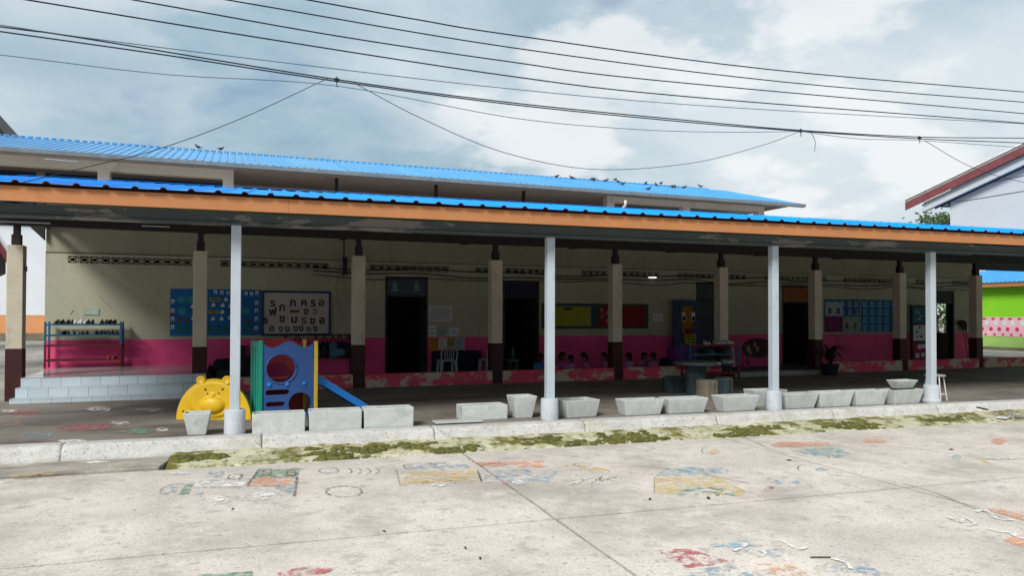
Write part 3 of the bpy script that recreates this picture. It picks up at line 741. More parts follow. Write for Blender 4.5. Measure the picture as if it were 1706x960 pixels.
# ================================================================= WHITE GABLE BUILDING
# its gable faces the yard corner: local x runs along the gable, local y into the building
T0 = atY(1508, 338, 26.0); GD = Vector((T0.x, T0.y, 0)).normalized(); GD = Matrix.Rotation(rad(-4), 3, 'Z') @ GD; GE = Vector((GD.y, -GD.x, 0))
GA = math.atan2(GE.y, GE.x)
gab = thing('white_gable_building', 'tall white building with plain gable wall and dark red rake board', 'building', (T0.x, T0.y, 0), GA)
def on_gable(px, py, off=0.0):
    r = ray(px, py); o_ = Vector((T0.x, T0.y, 0)) + GD*off; t_ = o_.dot(GD)/r.dot(GD); p = r*t_
    return (p - o_).dot(GE), EYE + p.z
tz = T0.z; sx_, sz_ = on_gable(1706, 243); sl_ = (sz_-tz)/sx_; rx = 9.5; rz_ = tz+rx*sl_
def rake(z0, z1, y0, y1, name, m, xa=0.0, xc=None):
    xc = 2*rx-xa
    pl = [(xa, tz+xa*sl_+z0), (rx, rz_+z0), (xc, tz+xa*sl_+z0), (xc, tz+xa*sl_+z1), (rx, rz_+z1), (xa, tz+xa*sl_+z1)]
    MB().prism(pl, lambda x,z,y:(x,y,z), y0, y1).build(name, m, gab, local=True)
xw = on_gable(1583, 360, .75)[0]
rake(0, .10, -.04, 1.2, 'roof', M['grey_roof']); rake(0, .10, 1.2, 12, 'rear_roof', M['grey_roof'], xw); rake(-.10, -.004, .07, 1.15, 'eave_soffit', M['gable_white']); rake(.11, .17, -.10, .1, 'edge_capping', M['off_white'])
rake(-.36, -.002, -.03, .06, 'rake_board', M['red_trim']); rake(-.78, -.365, .25, .80, 'soffit', M['gable_white'], .75); rake(-.86, -.785, .62, .80, 'joint_batten', M['blue_frame'], 1.2)  # last one: dark line along the joint of wall and soffit
MB().prism([(xw,0),(2*rx-xw,0),(2*rx-xw,tz+xw*sl_-.865),(rx,rz_-.865),(xw,tz+xw*sl_-.865)], lambda x,z,y:(x,y,z), .75, 11.5).build('gable_wall', M['gable_white'], gab, local=True)
q = [on_gable(*p_, .72) for p_ in ((1536,342),(1582,322),(1582,345))]
MB().prism(q, lambda x,z,y:(x,y,z), .70, .78).build('eave_return', M['gable_white'], gab, local=True)
for p_, r_ in ((0,2),(1,2)): MB().bar((q[p_][0],.68,q[p_][1]),(q[r_][0],.68,q[r_][1]),.06).build('eave_trim', M['blue_frame'], gab, local=True)
for pa, pb2 in (((1590,318),(1706,292)), ((1592,337),(1706,318))):
    a_, c_ = on_gable(*pa, .73), on_gable(*pb2, .73); MB().bar((a_[0],.73,a_[1]),(c_[0],.73,c_[1]),.02).build('wall_wire', M['cable_grey'], gab, local=True)

# ================================================================= GREEN BUILDING
grn = thing('lime_green_building', 'lime green building with blue metal roof and pink poster strip on its wall', 'building', (31.4,18,0))
MB().bx(31.4, 31.6, 9, 24.3, .62, 2.98).build('wall', M['green_wall'], grn)
MB().bx(31.4, 31.6, 9, 24.3, .20, .62).build('faded_wall_foot', M['green_pale'], grn)
MB().bx(31.36, 31.6, 9, 24.3, -.02, .20).build('footing', M['stained'], grn)
MB().bx(31.6, 37, 24.1, 24.3, 0, 3.4).build('end_wall', M['green_wall'], grn)
gs = rib_sheet(.8, .2, 0, 0, 5.5, 2.1, rh=.035, rb=.07, rt=.03, mats=[M['far_roof'], M['gutter']])
y = 24.7
while y > 9:
    o = put('roof_sheet', gs, grn); o.location = (30.95-31.4, y-18, 2.99); o.rotation_euler = (0,0,-PI/2); y -= .8
MB().bx(31.0, 31.03, 9, 24.7, 2.80, 2.98).build('fascia_board', M['fascia'], grn)
pinkp = mat('pink_poster', (.72,.42,.50), .8, .1, 3); redp = mat('crimson_print', (.50,.04,.10), .8, .1)
for k in range(9):
    y = 24.1 - k*1.15
    p = MB().bx(31.385, 31.397, y-1.14, y, .66, 1.50).build('poster', pinkp, grn)
    for j in range(3):
        cy = y-.2-j*.37
        MB().prism(circle(cy, .98, .085, 10, .09), lambda yy,z,x:(x,yy,z), 31.376, 31.384).build('printed_flower', redp, p)
        MB().prism(circle(cy-.1, 1.43, .09, 10, .045), lambda yy,z,x:(x,yy,z), 31.376, 31.384).build('printed_flower', redp, p)
        MB().prism(circle(cy-.16, .74, .06, 9, .05), lambda yy,z,x:(x,yy,z), 31.376, 31.384).build('printed_flower', redp, p)
        MB().bx(31.374, 31.378, cy-.30, cy-.14, 1.12, 1.36).build('white_card', wpap, p)
MB().bx(26.3, 31.2, 12.0, 24.5, -.02, .06).build('side_pavement', mat('pale_pavement', (.50,.48,.45), .85, .15), kind='structure')

# ================================================================= BUILDINGS ON THE LEFT
lw = thing('white_and_orange_building', 'distant white building with orange lower wall beyond the end pillar', 'building', (-20,49,0))
MB().bx(-45, -5, 49, 56, 1.45, 7.0).build('wall', M['white_wall'], lw); MB().bx(-45, -5, 49, 56, .42, 1.45).build('orange_dado', M['orange_wall'], lw); MB().bx(-45, -5, 48.9, 56, -.02, .42).build('stained_footing', M['stained'], lw)
MB().hexa([(-45.5,48.5,7.0),(-4.5,48.5,7.0),(-4.5,56.5,7.0),(-45.5,56.5,7.0)], [(-45.5,48.5,7.1),(-4.5,48.5,7.1),(-4.5,56.5,8.6),(-45.5,56.5,8.6)]).build('roof', M['grey_roof'], lw)
tip = atY(9, 225, 60)
hg = thing('tall_gabled_house', 'dark roof corner of a tall house peeping above the pale blue roof', 'house', (tip.x-8, 62, 0))
pl = [(tip.x,tip.z),(tip.x-9,tip.z+9*1.2),(tip.x-18,tip.z),(tip.x-18,tip.z-.5),(tip.x-9,tip.z+9*1.2-.7),(tip.x,tip.z-.5)]
MB().prism(pl, lambda x,z,y:(x,y,z), 60, 75).build('roof', M['steel'], hg)
MB().prism([(p[0],p[1]+.10) for p in pl[:3]] + [(p[0],p[1]+.02) for p in pl[2::-1]], lambda x,z,y:(x,y,z), 59.9, 60.1).build('rake_trim', M['steel'], hg)
MB().prism([(tip.x-2,0),(tip.x-16,0),(tip.x-16,tip.z+1),(tip.x-9,tip.z+8),(tip.x-2,tip.z+1)], lambda x,z,y:(x,y,z), 61, 75).build('wall', M['off_white'], hg)
t2 = atY(13, 424, 36); PD = Matrix.Rotation(rad(4), 3, 'Z') @ Vector((t2.x, t2.y, 0)).normalized(); PA = math.atan2(-PD.x, PD.y)
sh = thing('steep_roofed_pavilion', 'small pavilion with steep red edged roof behind the end pillar', 'pavilion', (t2.x, t2.y, 0), PA)
pl = [(0,t2.z),(-2.6,t2.z+4.6),(-5.2,t2.z)]
def rake2(o0, o1, y0, y1, nm, m): MB().prism([(p[0],p[1]+o1) for p in pl] + [(p[0],p[1]+o0) for p in pl[::-1]], lambda x,z,y:(x,y,z), y0, y1).build(nm, m, sh, local=True)
rake2(-.25, .0, 0, 5, 'roof', M['grey_roof']); rake2(.0, .32, -.04, .05, 'edge_capping', M['white_wall']); rake2(-.42, -.0, -.1, -.01, 'rake_board', M['red_trim'])
MB().prism([(-.05,t2.z-.3),(-2.6,t2.z+4.1),(-5.1,t2.z-.3),(-5.1,t2.z-.8),(-.05,t2.z-.8)], lambda x,z,y:(x,y,z), .2, 4.8).build('gable', M['steel'], sh, local=True)
for dx in (-.6, -4.6):
    for y in (.4, 4.6): MB().bx(dx-.12, dx+.12, y-.12, y+.12, -.02, t2.z-.8).build('post', M['off_white'], sh, local=True)
lampm = thing('wall_flood_lamp', 'small dark flood lamp fixed on the outer face of the end pillar', 'lamp', (-3.3,15.3,2.2))
c = atY(42, 448, 15.3); MB().box((c.x,c.y,c.z),(.05,.08,.09)).build('housing', M['steel'], lampm); MB().bar((c.x-.05,c.y,c.z+.03),(c.x,c.y,c.z+.03),.02).build('bracket', M['steel'], lampm)

# ================================================================= UNSEEN BLOCK ADDED BEHIND THE VIEWER TO SHUT OFF THE LOW SKY
op = thing('low_sky_blocker', 'long unseen block added behind the viewer to shut off the low sky', 'building', (5,-24,-.25))
MB().bx(-35, 45, -32, -24, -.25, 6.6).build('wall', mat('sky_blocker_wall', (.30,.26,.22), .85), op)
MB().hexa([(-36,-33,6.6),(46,-33,6.6),(46,-23,6.6),(-36,-23,6.6)], [(-36,-28.2,8.8),(46,-28.2,8.8),(46,-27.8,8.8),(-36,-27.8,8.8)]).build('roof', M['grey_roof'], op)
for i in range(26):
    for z in (.9, 4.2): 
        w = MB().bx(-33.5+i*3.0, -31.7+i*3.0, -24, -23.96, z, z+1.3).build('window', M['blue_frame'], op); MB().bx(-33.4+i*3.0, -31.8+i*3.0, -23.96, -23.95, z+.1, z+1.2).build('pane', M['glass'], w)

# ================================================================= TREES
def leaf_mat(n, c): return mat(n, c, .6, .35, 1.2, .2, 30, bump=0, spec=.3)
M['leaf'] = leaf_mat('tree_leaf', (.045,.085,.022)); M['leaf2'] = leaf_mat('bright_leaf', (.07,.14,.025)); M['bark'] = mat('bark', (.12,.095,.07), .9, .3, 3, .2, 30, .5, 20)
def tree(name, label, loc, h, cz, rad_, n, ls, lm, clumps=26, seed=1, cat='tree'):
    rnd = random.Random(seed)
    t = thing(name, label, cat, loc)
    x, y, z = loc
    b = MB(); b.tube(spline([(x,y,z),(x+.1*h*.1,y,z+h*.3),(x-.02*h,y+.1,z+h*.62)], 4), [.055*h*(1-.06*i) for i in range(9)], 8)
    for k in range(7):
        a = rnd.uniform(0, 2*PI); r = rnd.uniform(.4,.8)
        b.tube([(x, y, z+h*rnd.uniform(.35,.55)), (x+rad_[0]*r*.5*math.cos(a), y+rad_[1]*r*.5*math.sin(a), z+cz-.1*rad_[2]), (x+rad_[0]*r*math.cos(a), y+rad_[1]*r*math.sin(a), z+cz+rad_[2]*rnd.uniform(0,.5))], [.022*h,.013*h,.005*h], 6)
    b.build('trunk', M['bark'], t, smooth=True)
    b = MB(); cl = []
    for k in range(clumps):
        while True:
            p = Vector((rnd.uniform(-1,1), rnd.uniform(-1,1), rnd.uniform(-1,1)))
            if .25 < p.length < 1: break
        cl.append((p, rnd.uniform(.2,.38)))
    for k in range(n):
        p, r = rnd.choice(cl); q = Vector((rnd.gauss(0,1), rnd.gauss(0,1), rnd.gauss(0,.8)))*r*.55
        w = p + q; c_ = Vector((x+w.x*rad_[0], y+w.y*rad_[1], z+cz+w.z*rad_[2]))
        d = Vector((rnd.uniform(-1,1), rnd.uniform(-1,1), rnd.uniform(-.7,.4))).normalized(); e = d.orthogonal().normalized()
        e = (e + d.cross(e)*rnd.uniform(-1,1)).normalized(); s = ls*rnd.uniform(.6,1.3)
        b.quad(c_, c_+d*s*.5+e*s*.28, c_+d*s, c_+d*s*.5-e*s*.28)
    me = bpy.data.meshes.new('crown'); me.from_pydata(b.v, [], b.f); me.materials.append(lm); me.transform(XF[t.name].inverted())
    put('crown', me, t)
    return t
c = atY(1560, 388, 33)
tree('broadleaf_tree', 'green broadleaf tree standing behind the white gable building', (c.x+1.2, 33, -.02), 7.9, 6.6, (3.0,3.0,1.9), 3200, .30, M['leaf'], seed=5)
tree('garden_tree', 'leafy young tree outside the end classroom window', (27.75, 22.5, -.02), 2.8, 1.7, (.9,.9,1.2), 1800, .15, M['leaf2'], seed=9)

# ================================================================= OVERHEAD LINES
def overhead(name, label, pts, Y, r, m, ext=(1,1), grp='overhead lines across the sky'):
    w = [atY(px, py, Y) for px, py in pts]
    if ext[0]: w = [w[0] + (w[0]-w[1]).normalized()*4] + w
    if ext[1]: w = w + [w[-1] + (w[-1]-w[-2]).normalized()*6]
    mid = w[0]
    b = MB(); b.tube(spline(w, 6), r, 6); o = b.build(name, m, None, smooth=True); tag(o, label, 'cable', grp); return o
overhead('power_line', 'lowest of the four thick black overhead lines', [(50,0),(430,62),(853,127),(1148,161),(1706,205)], 12.0, .011, M['cable'])
overhead('power_line', 'second lowest of the four thick black overhead lines', [(227,0),(565,60),(853,103),(1098,134),(1706,189)], 12.3, .011, M['cable'])
overhead('power_line', 'second highest of the four thick black overhead lines', [(383,0),(853,79),(1303,136),(1706,170)], 12.6, .011, M['cable'])
o = overhead('power_line', 'highest of the thick black overhead lines, with a taped splice', [(517,0),(700,33),(853,58),(1278,115),(1706,153)], 12.9, .012, M['cable'])
overhead('power_line', 'thin grey line running just above the twisted cable pair', [(0,41),(125,60),(440,100),(853,148),(1203,178),(1706,206)], 11.8, .007, M['cable_grey'])
overhead('power_line', 'upper strand of the sagging cable pair with hanging clamps', [(0,44),(125,61),(560,132),(853,171),(1153,201),(1335,217),(1532,228),(1706,230)], 11.5, .010, M['cable'])
overhead('power_line', 'lower strand of the sagging cable pair with hanging clamps', [(0,52),(280,92),(560,135),(853,174),(1153,204),(1335,218.5),(1532,231),(1706,238)], 11.45, .010, M['cable'])
overhead('power_line', 'thin faint lowest line slung below the cable clamps', [(0,91),(280,124),(562,143),(853,196),(1053,215),(1203,220),(1335,218.8)], 11.4, .006, M['cable_grey'], (1,0))
overhead('power_line', 'thin faint line from the middle clamp towards the white gable', [(1336,219),(1430,231),(1532,234),(1706,246)], 11.4, .006, M['cable_grey'], (0,1))
a = atY(545, 131, 11.45); e = Vector((-2.6, 10.2, 2.93))
def drop(label, pts):
    b = MB(); b.tube(spline(pts, 8), .0055, 6); tag(b.build('drop_wire', M['cable'], None, smooth=True), label, 'cable', 'drop wires from the overhead cables')
drop('slack wire dropping from the left clamp to the canopy eave', [a, atY(400,198,11.3), atY(265,248,11.0), atY(150,277,10.7), atY(38,304,9.55)])
drop('long sagging wire looped between two clamps above the roof', [atY(590,138,11.45), atY(700,196,11.4), atY(840,254,11.4), atY(990,282,11.4), atY(1150,272,11.4), atY(1270,242,11.4), atY(1332,219,11.45)])
drop('wire dropping from the far clamp across the white gable', [atY(1540,234,11.45), atY(1620,279,11.45), atY(1706,304,11.45), atY(1800,322,11.45)])
drop('short loose wire end hanging below the middle clamp', [atY(1352,221,11.45), atY(1358,236,11.45), atY(1357,252,11.45)])
for (px, py, lab) in ((561, 133, 'hanging metal clamp where a slack wire drops to the eave'), (1334, 218, 'small black clamp where the sagging loop wire ends'), (1532, 230, 'hanging clamp near the white gable roof')):
    t = thing('cable_clamp', lab, 'clamp', atY(px, py, 11.47)); c = atY(px, py, 11.47)
    MB().box((c.x,c.y,c.z),(.07,.04,.05)).build('jaw', M['cable'], t); MB().tube([(c.x,c.y,c.z+.05),(c.x,c.y,c.z-.06)], .008).tube([(c.x,c.y,c.z-.05),(c.x+.012,c.y,c.z-.1),(c.x-.012,c.y,c.z-.1)], .007).build('hook', M['cable'], t)
# cables strung along the corridor wall
for k, (z, lab) in enumerate(((2.63, 'top black cable strung along the corridor wall'), (2.52, 'middle black cable strung along the corridor wall'), (2.43, 'lowest black cable strung along the corridor wall'))):
    pts = []
    for i in range(9):
        x = 1.9 + i*2.6
        pts += [(x, 17.78-.02*k, z + .03*math.sin(i*1.7+k)), (x+1.3, 17.77-.02*k, z-.045+.03*math.sin(i*2.3+k*2))]
    b = MB(); b.tube(spline(pts, 4), .012 if k < 2 else .009, 5); tag(b.build('wall_cable', M['cable'], None), lab, 'cable', 'cables along the corridor wall')
t = thing('cable_bracket', 'dark upright bracket and conduit carrying cables beside a pillar', 'bracket', (2.2,17.0,0))
MB().bar(atY(573, 460, 17.7), atY(573, 398, 17.7), .03).build('conduit', M['steel'], t); MB().box(tuple(atY(575, 443, 17.68)), (.10,.06,.42)).build('bracket', M['steel'], t)

# ================================================================= BIRDS
bird_m = mat('pigeon_feathers', (.05,.052,.06), .8, .2, 20)
def bird_mesh():
    b = MB(); b.tube([(-.13,0,.10),(-.08,0,.105),(-.02,0,.10),(.05,0,.11),(.10,0,.14),(.125,0,.175),(.15,0,.19),(.175,0,.183),(.195,0,.178)], [.012,.028,.05,.055,.042,.03,.032,.018,.004], 8)
    b.hexa([(-.23,-.02,.075),(-.12,-.02,.09),(-.12,.02,.09),(-.23,.02,.075)], [(-.23,-.02,.085),(-.12,-.02,.105),(-.12,.02,.105),(-.23,.02,.085)])
    b.tube([(0,.018,.07),(.0,.018,.0)], .006, 5); b.tube([(0,-.018,.07),(.0,-.018,.0)], .006, 5)
    return b.mesh('pigeon', bird_m, smooth=True)
bm_ = bird_mesh()
spots = [(331,249,-1),(367,251,1)] + [(850+.3048*x, 260+.3048*y, d) for x, y, d in ((253,124,1),(340,131,-1),(447,141,1),(463,142,-1),(520,147,1),(572,147,1),(593,154,-1),(613,166,1),(740,160,1),(753,193,1),(800,171,-1),(823,164,1),(886,180,1),(900,182,-1),(948,184,1),(1042,182,-1))]
for i, (px, py, d) in enumerate(spots):
    r = ray(px, py); sl2_ = (RZ-EZ)/(RY-EY)
    den_ = r.z - sl2_*r.y; t_ = (EZ - sl2_*EY - EYE)/den_ if abs(den_) > 1e-6 else 1e9
    p = Vector((0,0,EYE)) + r*t_
    if t_ < 0 or p.y > RY-.1 or p.y < EY: p = atY(px, py, RY); p.z = RZ+.055
    else: p.z += .02
    o = put('pigeon', bm_); o.location = p; o.rotation_euler = (0,0,(0 if d > 0 else PI)+random.uniform(-.6,.6)); o.scale = (.72,)*3
    on_slope = p.y < RY-1.2
    if i < 2: tag(o, 'dark pigeon of the pair perched apart on the roof ridge', 'pigeon', 'pair of pigeons on the ridge')
    elif on_slope: tag(o, 'dark pigeon standing low on the blue roof slope', 'pigeon', 'pigeons on the roof slope')
    else: tag(o, 'dark pigeon of the flock perched along the roof ridge', 'pigeon', 'pigeons along the roof ridge')

# ================================================================= PLANTERS ALONG THE KERB
M['planter'] = mat('raw_planter_concrete', (.46,.485,.475), .85, .12, 5, .10, 60, .25, 50, layers=[((.33,.34,.33), 3.0, .54, .72, None), ((.56,.575,.565), 6, .56, .72, None), ((.20,.18,.15), 13, .66, .74, None)], each=.07)
M['planter_rim'] = mat('dry_soil', (.12,.085,.06), .95, .3, 8, .3, 60, .6, 60)
def planter(label, x0, x1, yf, h, dep, tap, rz, z=0.0, wall=.03, tapy=None):
    w = (x1-x0); tapy = tap if tapy is None else tapy
    c = ((x0+x1)/2, yf+dep/2, z)
    t = thing('concrete_planter', label, 'planter', c, rz, 'concrete planters along the kerb')
    def rect(hw, hd, zz): return [(-hw,-hd,zz),(hw,-hd,zz),(hw,hd,zz),(-hw,hd,zz)]
    b = MB(); hw, hd = w/2, dep/2
    A = rect(hw-tap, hd-tapy, 0); B = rect(hw, hd, h); C = rect(hw-wall, hd-wall, h-.001); D = rect(hw-wall-tap*.25, hd-wall-tapy*.25, h-.09)
    b.add(A+B+C+D, [(3,2,1,0)] + [(i,(i+1)%4,4+(i+1)%4,4+i) for i in range(4)] + [(4+i,4+(i+1)%4,8+(i+1)%4,8+i) for i in range(4)] + [(8+i,8+(i+1)%4,12+(i+1)%4,12+i) for i in range(4)])
    b.build('tub', M['planter'], t, local=True, bevel=.013)
    s = MB(); s.grid(8, 4, lambda u, v: ((u-.5)*(w-2*wall-.012), (v-.5)*(dep-2*wall-.012), h-.06 + .012*noise.noise((u*5+x0*3, v*4, 1)))); s.build('soil', M['planter_rim'], t, local=True, smooth=True)
    return t
A_ = ANG
planter('narrow tapered concrete planter in front of the yellow bear panel', -.475, -.155, 10.03, .285, .30, .055, A_)
planter('straight sided concrete trough beside the post at the bear panel', .33, .985, 9.92, .255, .30, .006, A_)
planter('straight sided concrete trough in front of the blue slide tower', 1.03, 1.71, 9.90, .265, .30, .006, A_-.01)
planter('straight sided concrete trough at the foot of the slide chute', 1.735, 2.405, 9.88, .27, .30, .006, A_)
planter('soil stained straight sided trough beside the flat pale board', 3.17, 3.86, 10.12, .215, .34, .004, A_+.03)
planter('narrow tall tapered planter standing against the soil stained trough', 3.93, 4.30, 10.05, .33, .34, .06, A_+.05)
planter('skewed tapered planter beside the post with dark soil heaped', 4.66, 5.24, 9.86, .26, .42, .045, A_+.12)
planter('tapered planter standing alone before the low red wall', 5.60, 6.28, 9.74, .24, .34, .05, A_-.01)
planter('tapered planter in front of the dark log stool', 6.34, 7.06, 9.70, .24, .34, .055, A_+.02)
planter('tapered planter in front of the two pale log stools', 7.28, 7.98, 9.62, .25, .34, .06, A_+.03)
planter('brownish planter half hidden behind the post before the entrance step', 8.20, 8.85, 9.98, .28, .34, .055, A_-.04)
planter('first of four touching planters, next to the post before the entrance step', 8.46, 9.13, 9.56, .25, .32, .06, A_)
planter('second of four touching planters beyond the entrance step post', 9.15, 9.86, 9.54, .255, .32, .05, A_+.02)
planter('third of four touching planters beyond the entrance step post', 9.89, 10.58, 9.50, .255, .32, .05, A_)
planter('last of four touching planters, carrying a small planter on top', 10.66, 11.36, 9.44, .255, .34, .06, A_+.05)
planter('small planter stacked on top of another planter', 10.80, 11.30, 9.50, .15, .26, .07, A_+.08, z=.257)
t = thing('flat_board', 'pale flat board lying tilted behind the kerb beside the stained trough', 'board', (3.05,9.98,0), A_)
MB().box((.0,0,.03),(.68,.22,.025)).build('panel', M['planter'], t, local=True, bevel=.006); MB().box((-.2,.05,.01),(.08,.12,.018)).build('wedge', M['planter_rim'], t, local=True)

# ================================================================= YELLOW BEAR PANEL
M['yellow'] = mat('yellow_plastic', (.76,.47,.012), .42, .05, 3, .03, 40, .03, 30, spec=.45, layers=[((.62,.36,.01), 3.0, .66, .8, None)])
M['bolt'] = mat('bolt_metal', (.10,.07,.02), .5)
bear = thing('bear_play_panel', 'dome shaped yellow plastic play panel moulded with a bear face', 'play panel', (-.145,11.56,0), rad(-20))
def relief(x, z):
    d = .02
    r = math.hypot(x/.36, (z-.30)/.27); d += .035*max(0, min(1, (1.08-r)*6))
    m = math.hypot(x/.175, (z-.215)/.125); d += .075*math.sqrt(max(0, 1-m*m)) if m < 1 else 0
    n = math.hypot(x/.045, (z-.355)/.03); d += .05*math.sqrt(max(0, 1-n*n)) if n < 1 else 0
    e = 1 - min(1, (1 - (x/.535)**2 - (z/.585)**2)*6) if (x/.535)**2+(z/.585)**2 > .83 else 0
    return d*(1-.6*max(0,e))
b = MB(); NU, NV = 56, 30
def bf(u, v):
    a = PI*(1-u); x = .535*math.cos(a)*v; z = .585*math.sin(a)*v
    return (x, -relief(x, z), z)
b.grid(NU, NV, bf)
rim = [(.535*math.cos(PI*(1-i/NU)), .585*math.sin(PI*(1-i/NU))) for i in range(NU+1)]
o0 = len(b.v)
for x, z in rim: b.v.append((x, -relief(x, z), z)); b.v.append((x, .07, z))
for i in range(NU): b.f.append((o0+2*i, o0+2*i+1, o0+2*i+3, o0+2*i+2)); b.m.append(0)
b.f.append(tuple(o0+2*i+1 for i in range(NU+1))); b.m.append(0)
b.quad((-.535,-.02,0),(.535,-.02,0),(.535,.07,0),(-.535,.07,0))
b.build('panel', M['yellow'], bear, local=True, smooth=True)
for sx in (-.175, .195):
    b = MB(); b.lathe([(.0,-.02),(.062,-.02),(.066,.0),(.066,.05),(.058,.062),(.04,.052),(.0,.046)], n=20); me = b.mesh('ear', M['yellow'], True); me.transform(Matrix.Translation((sx, .01, .565)) @ Matrix.Rotation(PI/2, 4, 'X')); put('ear', me, bear)
for x, z, r in ((-.10,.435,.017),(.145,.44,.016),(-.43,.12,.014),(-.30,.12,.015),(.44,.12,.015),(.29,.12,.014),(-.07,.375,.012),(.09,.38,.012),(.0,.13,.010)):
    b = MB(); b.lathe([(r,0),(r,.008),(r*.6,.014),(0.001,.014)], n=10); me = b.mesh('bolt', M['bolt'], True); me.transform(Matrix.Translation((x, -relief(x,z)+.002, z)) @ Matrix.Rotation(PI/2, 4, 'X')); put('bolt', me, bear)

# ================================================================= SLIDE TOWER
def plastic(n, c): return mat(n, c, .5, .10, 3, .06, 40, .06, 30, spec=.35, layers=[(tuple(.6*x+.05 for x in c), 3.5, .60, .78, None)])
P_blue, P_green, P_yel, P_red = plastic('blue_plastic', (.035,.095,.29)), plastic('green_plastic', (.01,.27,.19)), plastic('old_yellow_plastic', (.66,.46,.05)), plastic('red_plastic', (.42,.035,.04))
P_chute = plastic('bright_blue_plastic', (.02,.20,.62))
slide = thing('slide_tower', 'plastic slide tower with blue holed front, green side and yellow post', 'slide', (.505,11.2,0), rad(7))
W_ = .72
top = [(W_*(1-i/30), 1.085 + .045*math.cos(2*PI*(1-i/30)*1.6 - 2*PI*.8)) for i in range(31)]
outer = [(.0,.03),(W_,.03)] + top
holes = [circle(.255,.735,.20,28), circle(.525,.215,.165,24), slot(.075,.335,.395,.038), slot(.075,.275,.225,.034), slot(.075,.285,.085,.03)]
me = plate(outer, holes, .05); me.materials.append(P_blue); o = put('front_panel', me, slide, bevel=.006); o.location = (0,0,0)
b = MB(); rim_ = [(.255+.215*math.cos(t*PI/14), .735+.215*math.sin(t*PI/14)) for t in range(29)]
b.tube([(x,-.03,z) for x,z in rim_], .012, 6); b.build('hole_rim', P_blue, o, local=True, smooth=True)
for x in (.09,.34,.585):
    b = MB(); b.lathe([(.034,0),(.034,.01),(.02,.02),(.001,.02)], n=14); me = b.mesh('cap', P_chute, True); me.transform(Matrix.Translation((x,-.024,.505)) @ Matrix.Rotation(PI/2,4,'X')); put('bolt_cap', me, o)
b = MB(); b.bx(-.045,-.005,-.02,.80,.02,1.13); b.bx(-.06,-.005,-.045,-.02,.02,1.15).bx(-.06,-.045,.1,.2,.1,1.05).bx(-.06,-.045,.32,.42,.1,1.05).bx(-.06,-.045,.54,.64,.1,1.05); b.build('side_panel', P_green, slide, local=True, bevel=.01)
MB().bx(W_+.005, W_+.06, -.045, .04, .02, 1.13).build('corner_post', P_yel, slide, local=True, bevel=.01)
MB().bx(W_+.005, W_+.06, .72, .80, .02, 1.13).build('corner_post', P_yel, slide, local=True, bevel=.01)
me = plate([(0,.03),(W_,.03),(W_,1.10)] + [(W_*.5+W_*.42*math.cos(t*PI/12), 1.06+.09*math.sin(t*PI/12)) for t in range(13)] + [(0,1.10)], [circle(.36,.62,.17,20)], .05); me.materials.append(P_red); o = put('rear_panel', me, slide); o.location = (0,.78,0)
MB().bx(0, W_, .04, .74, .47, .52).build('deck', P_red, slide, local=True)
b = MB(); x0, z0, x1, z1 = W_+.0, .545, 1.62, .055
pts = [(W_-.08,.56),(W_+.06,.545),(W_+.25,.44),(W_+.62,.20),(W_+.78,.10),(W_+.92,.06)]
for (a, za), (c, zc) in zip(pts, pts[1:]):
    b.hexa([(a,.15,za-.03),(c,.15,zc-.03),(c,.66,zc-.03),(a,.66,za-.03)], [(a,.15,za),(c,.15,zc),(c,.66,zc),(a,.66,za)])
    for y in (.12,.655): b.hexa([(a,y,za-.035),(c,y,zc-.035),(c,y+.035,zc-.035),(a,y+.035,za-.035)], [(a,y,za+.085),(c,y,zc+.085 if c < W_+.9 else zc+.03),(c,y+.035,zc+.085 if c < W_+.9 else zc+.03),(a,y+.035,za+.085)])
b.build('chute', P_chute, slide, local=True)

# ================================================================= SHOE RACK AND SHOES
M['rack_blue'] = mat('rack_blue_paint', (.02,.105,.20), .5, .15); M['rack_red'] = mat('rack_dark_red_paint', (.10,.012,.018), .5, .15)
rack = thing('shoe_rack', 'four tier metal shoe rack, blue above and dark red below, on tiled platform', 'rack', (-2.72,17.5,.405))
rx0, rx1, ry0, ry1 = -3.39, -2.03, 17.35, 17.72
for x in (rx0, rx1):
    for y in (ry0, ry1):
        l = MB().bx(x-.018, x+.018, y-.018, y+.018, .406, .90).build('leg', M['rack_red'], rack); MB().bx(x-.018, x+.018, y-.018, y+.018, .90, 1.36).build('upper_leg', M['rack_blue'], l)
SHZ = [.575, .875, 1.085, 1.305]
for k, z in enumerate(SHZ):
    m = M['rack_red'] if k < 2 else M['rack_blue']
    b = MB(); b.bx(rx0+.018, rx1-.018, ry0-.014, ry0+.014, z-.022, z+.012).bx(rx0+.018, rx1-.018, ry1-.014, ry1+.014, z-.022, z+.012)
    for x in (rx0, rx1): b.bx(x-.012, x+.012, ry0+.018, ry1-.018, z-.02, z+.01)
    for j in range(1, 4): y = ry0+(ry1-ry0)*j/4; b.bx(rx0+.012, rx1-.012, y-.02, y+.02, z-.002, z+.012)
    b.build('shelf', m, rack)
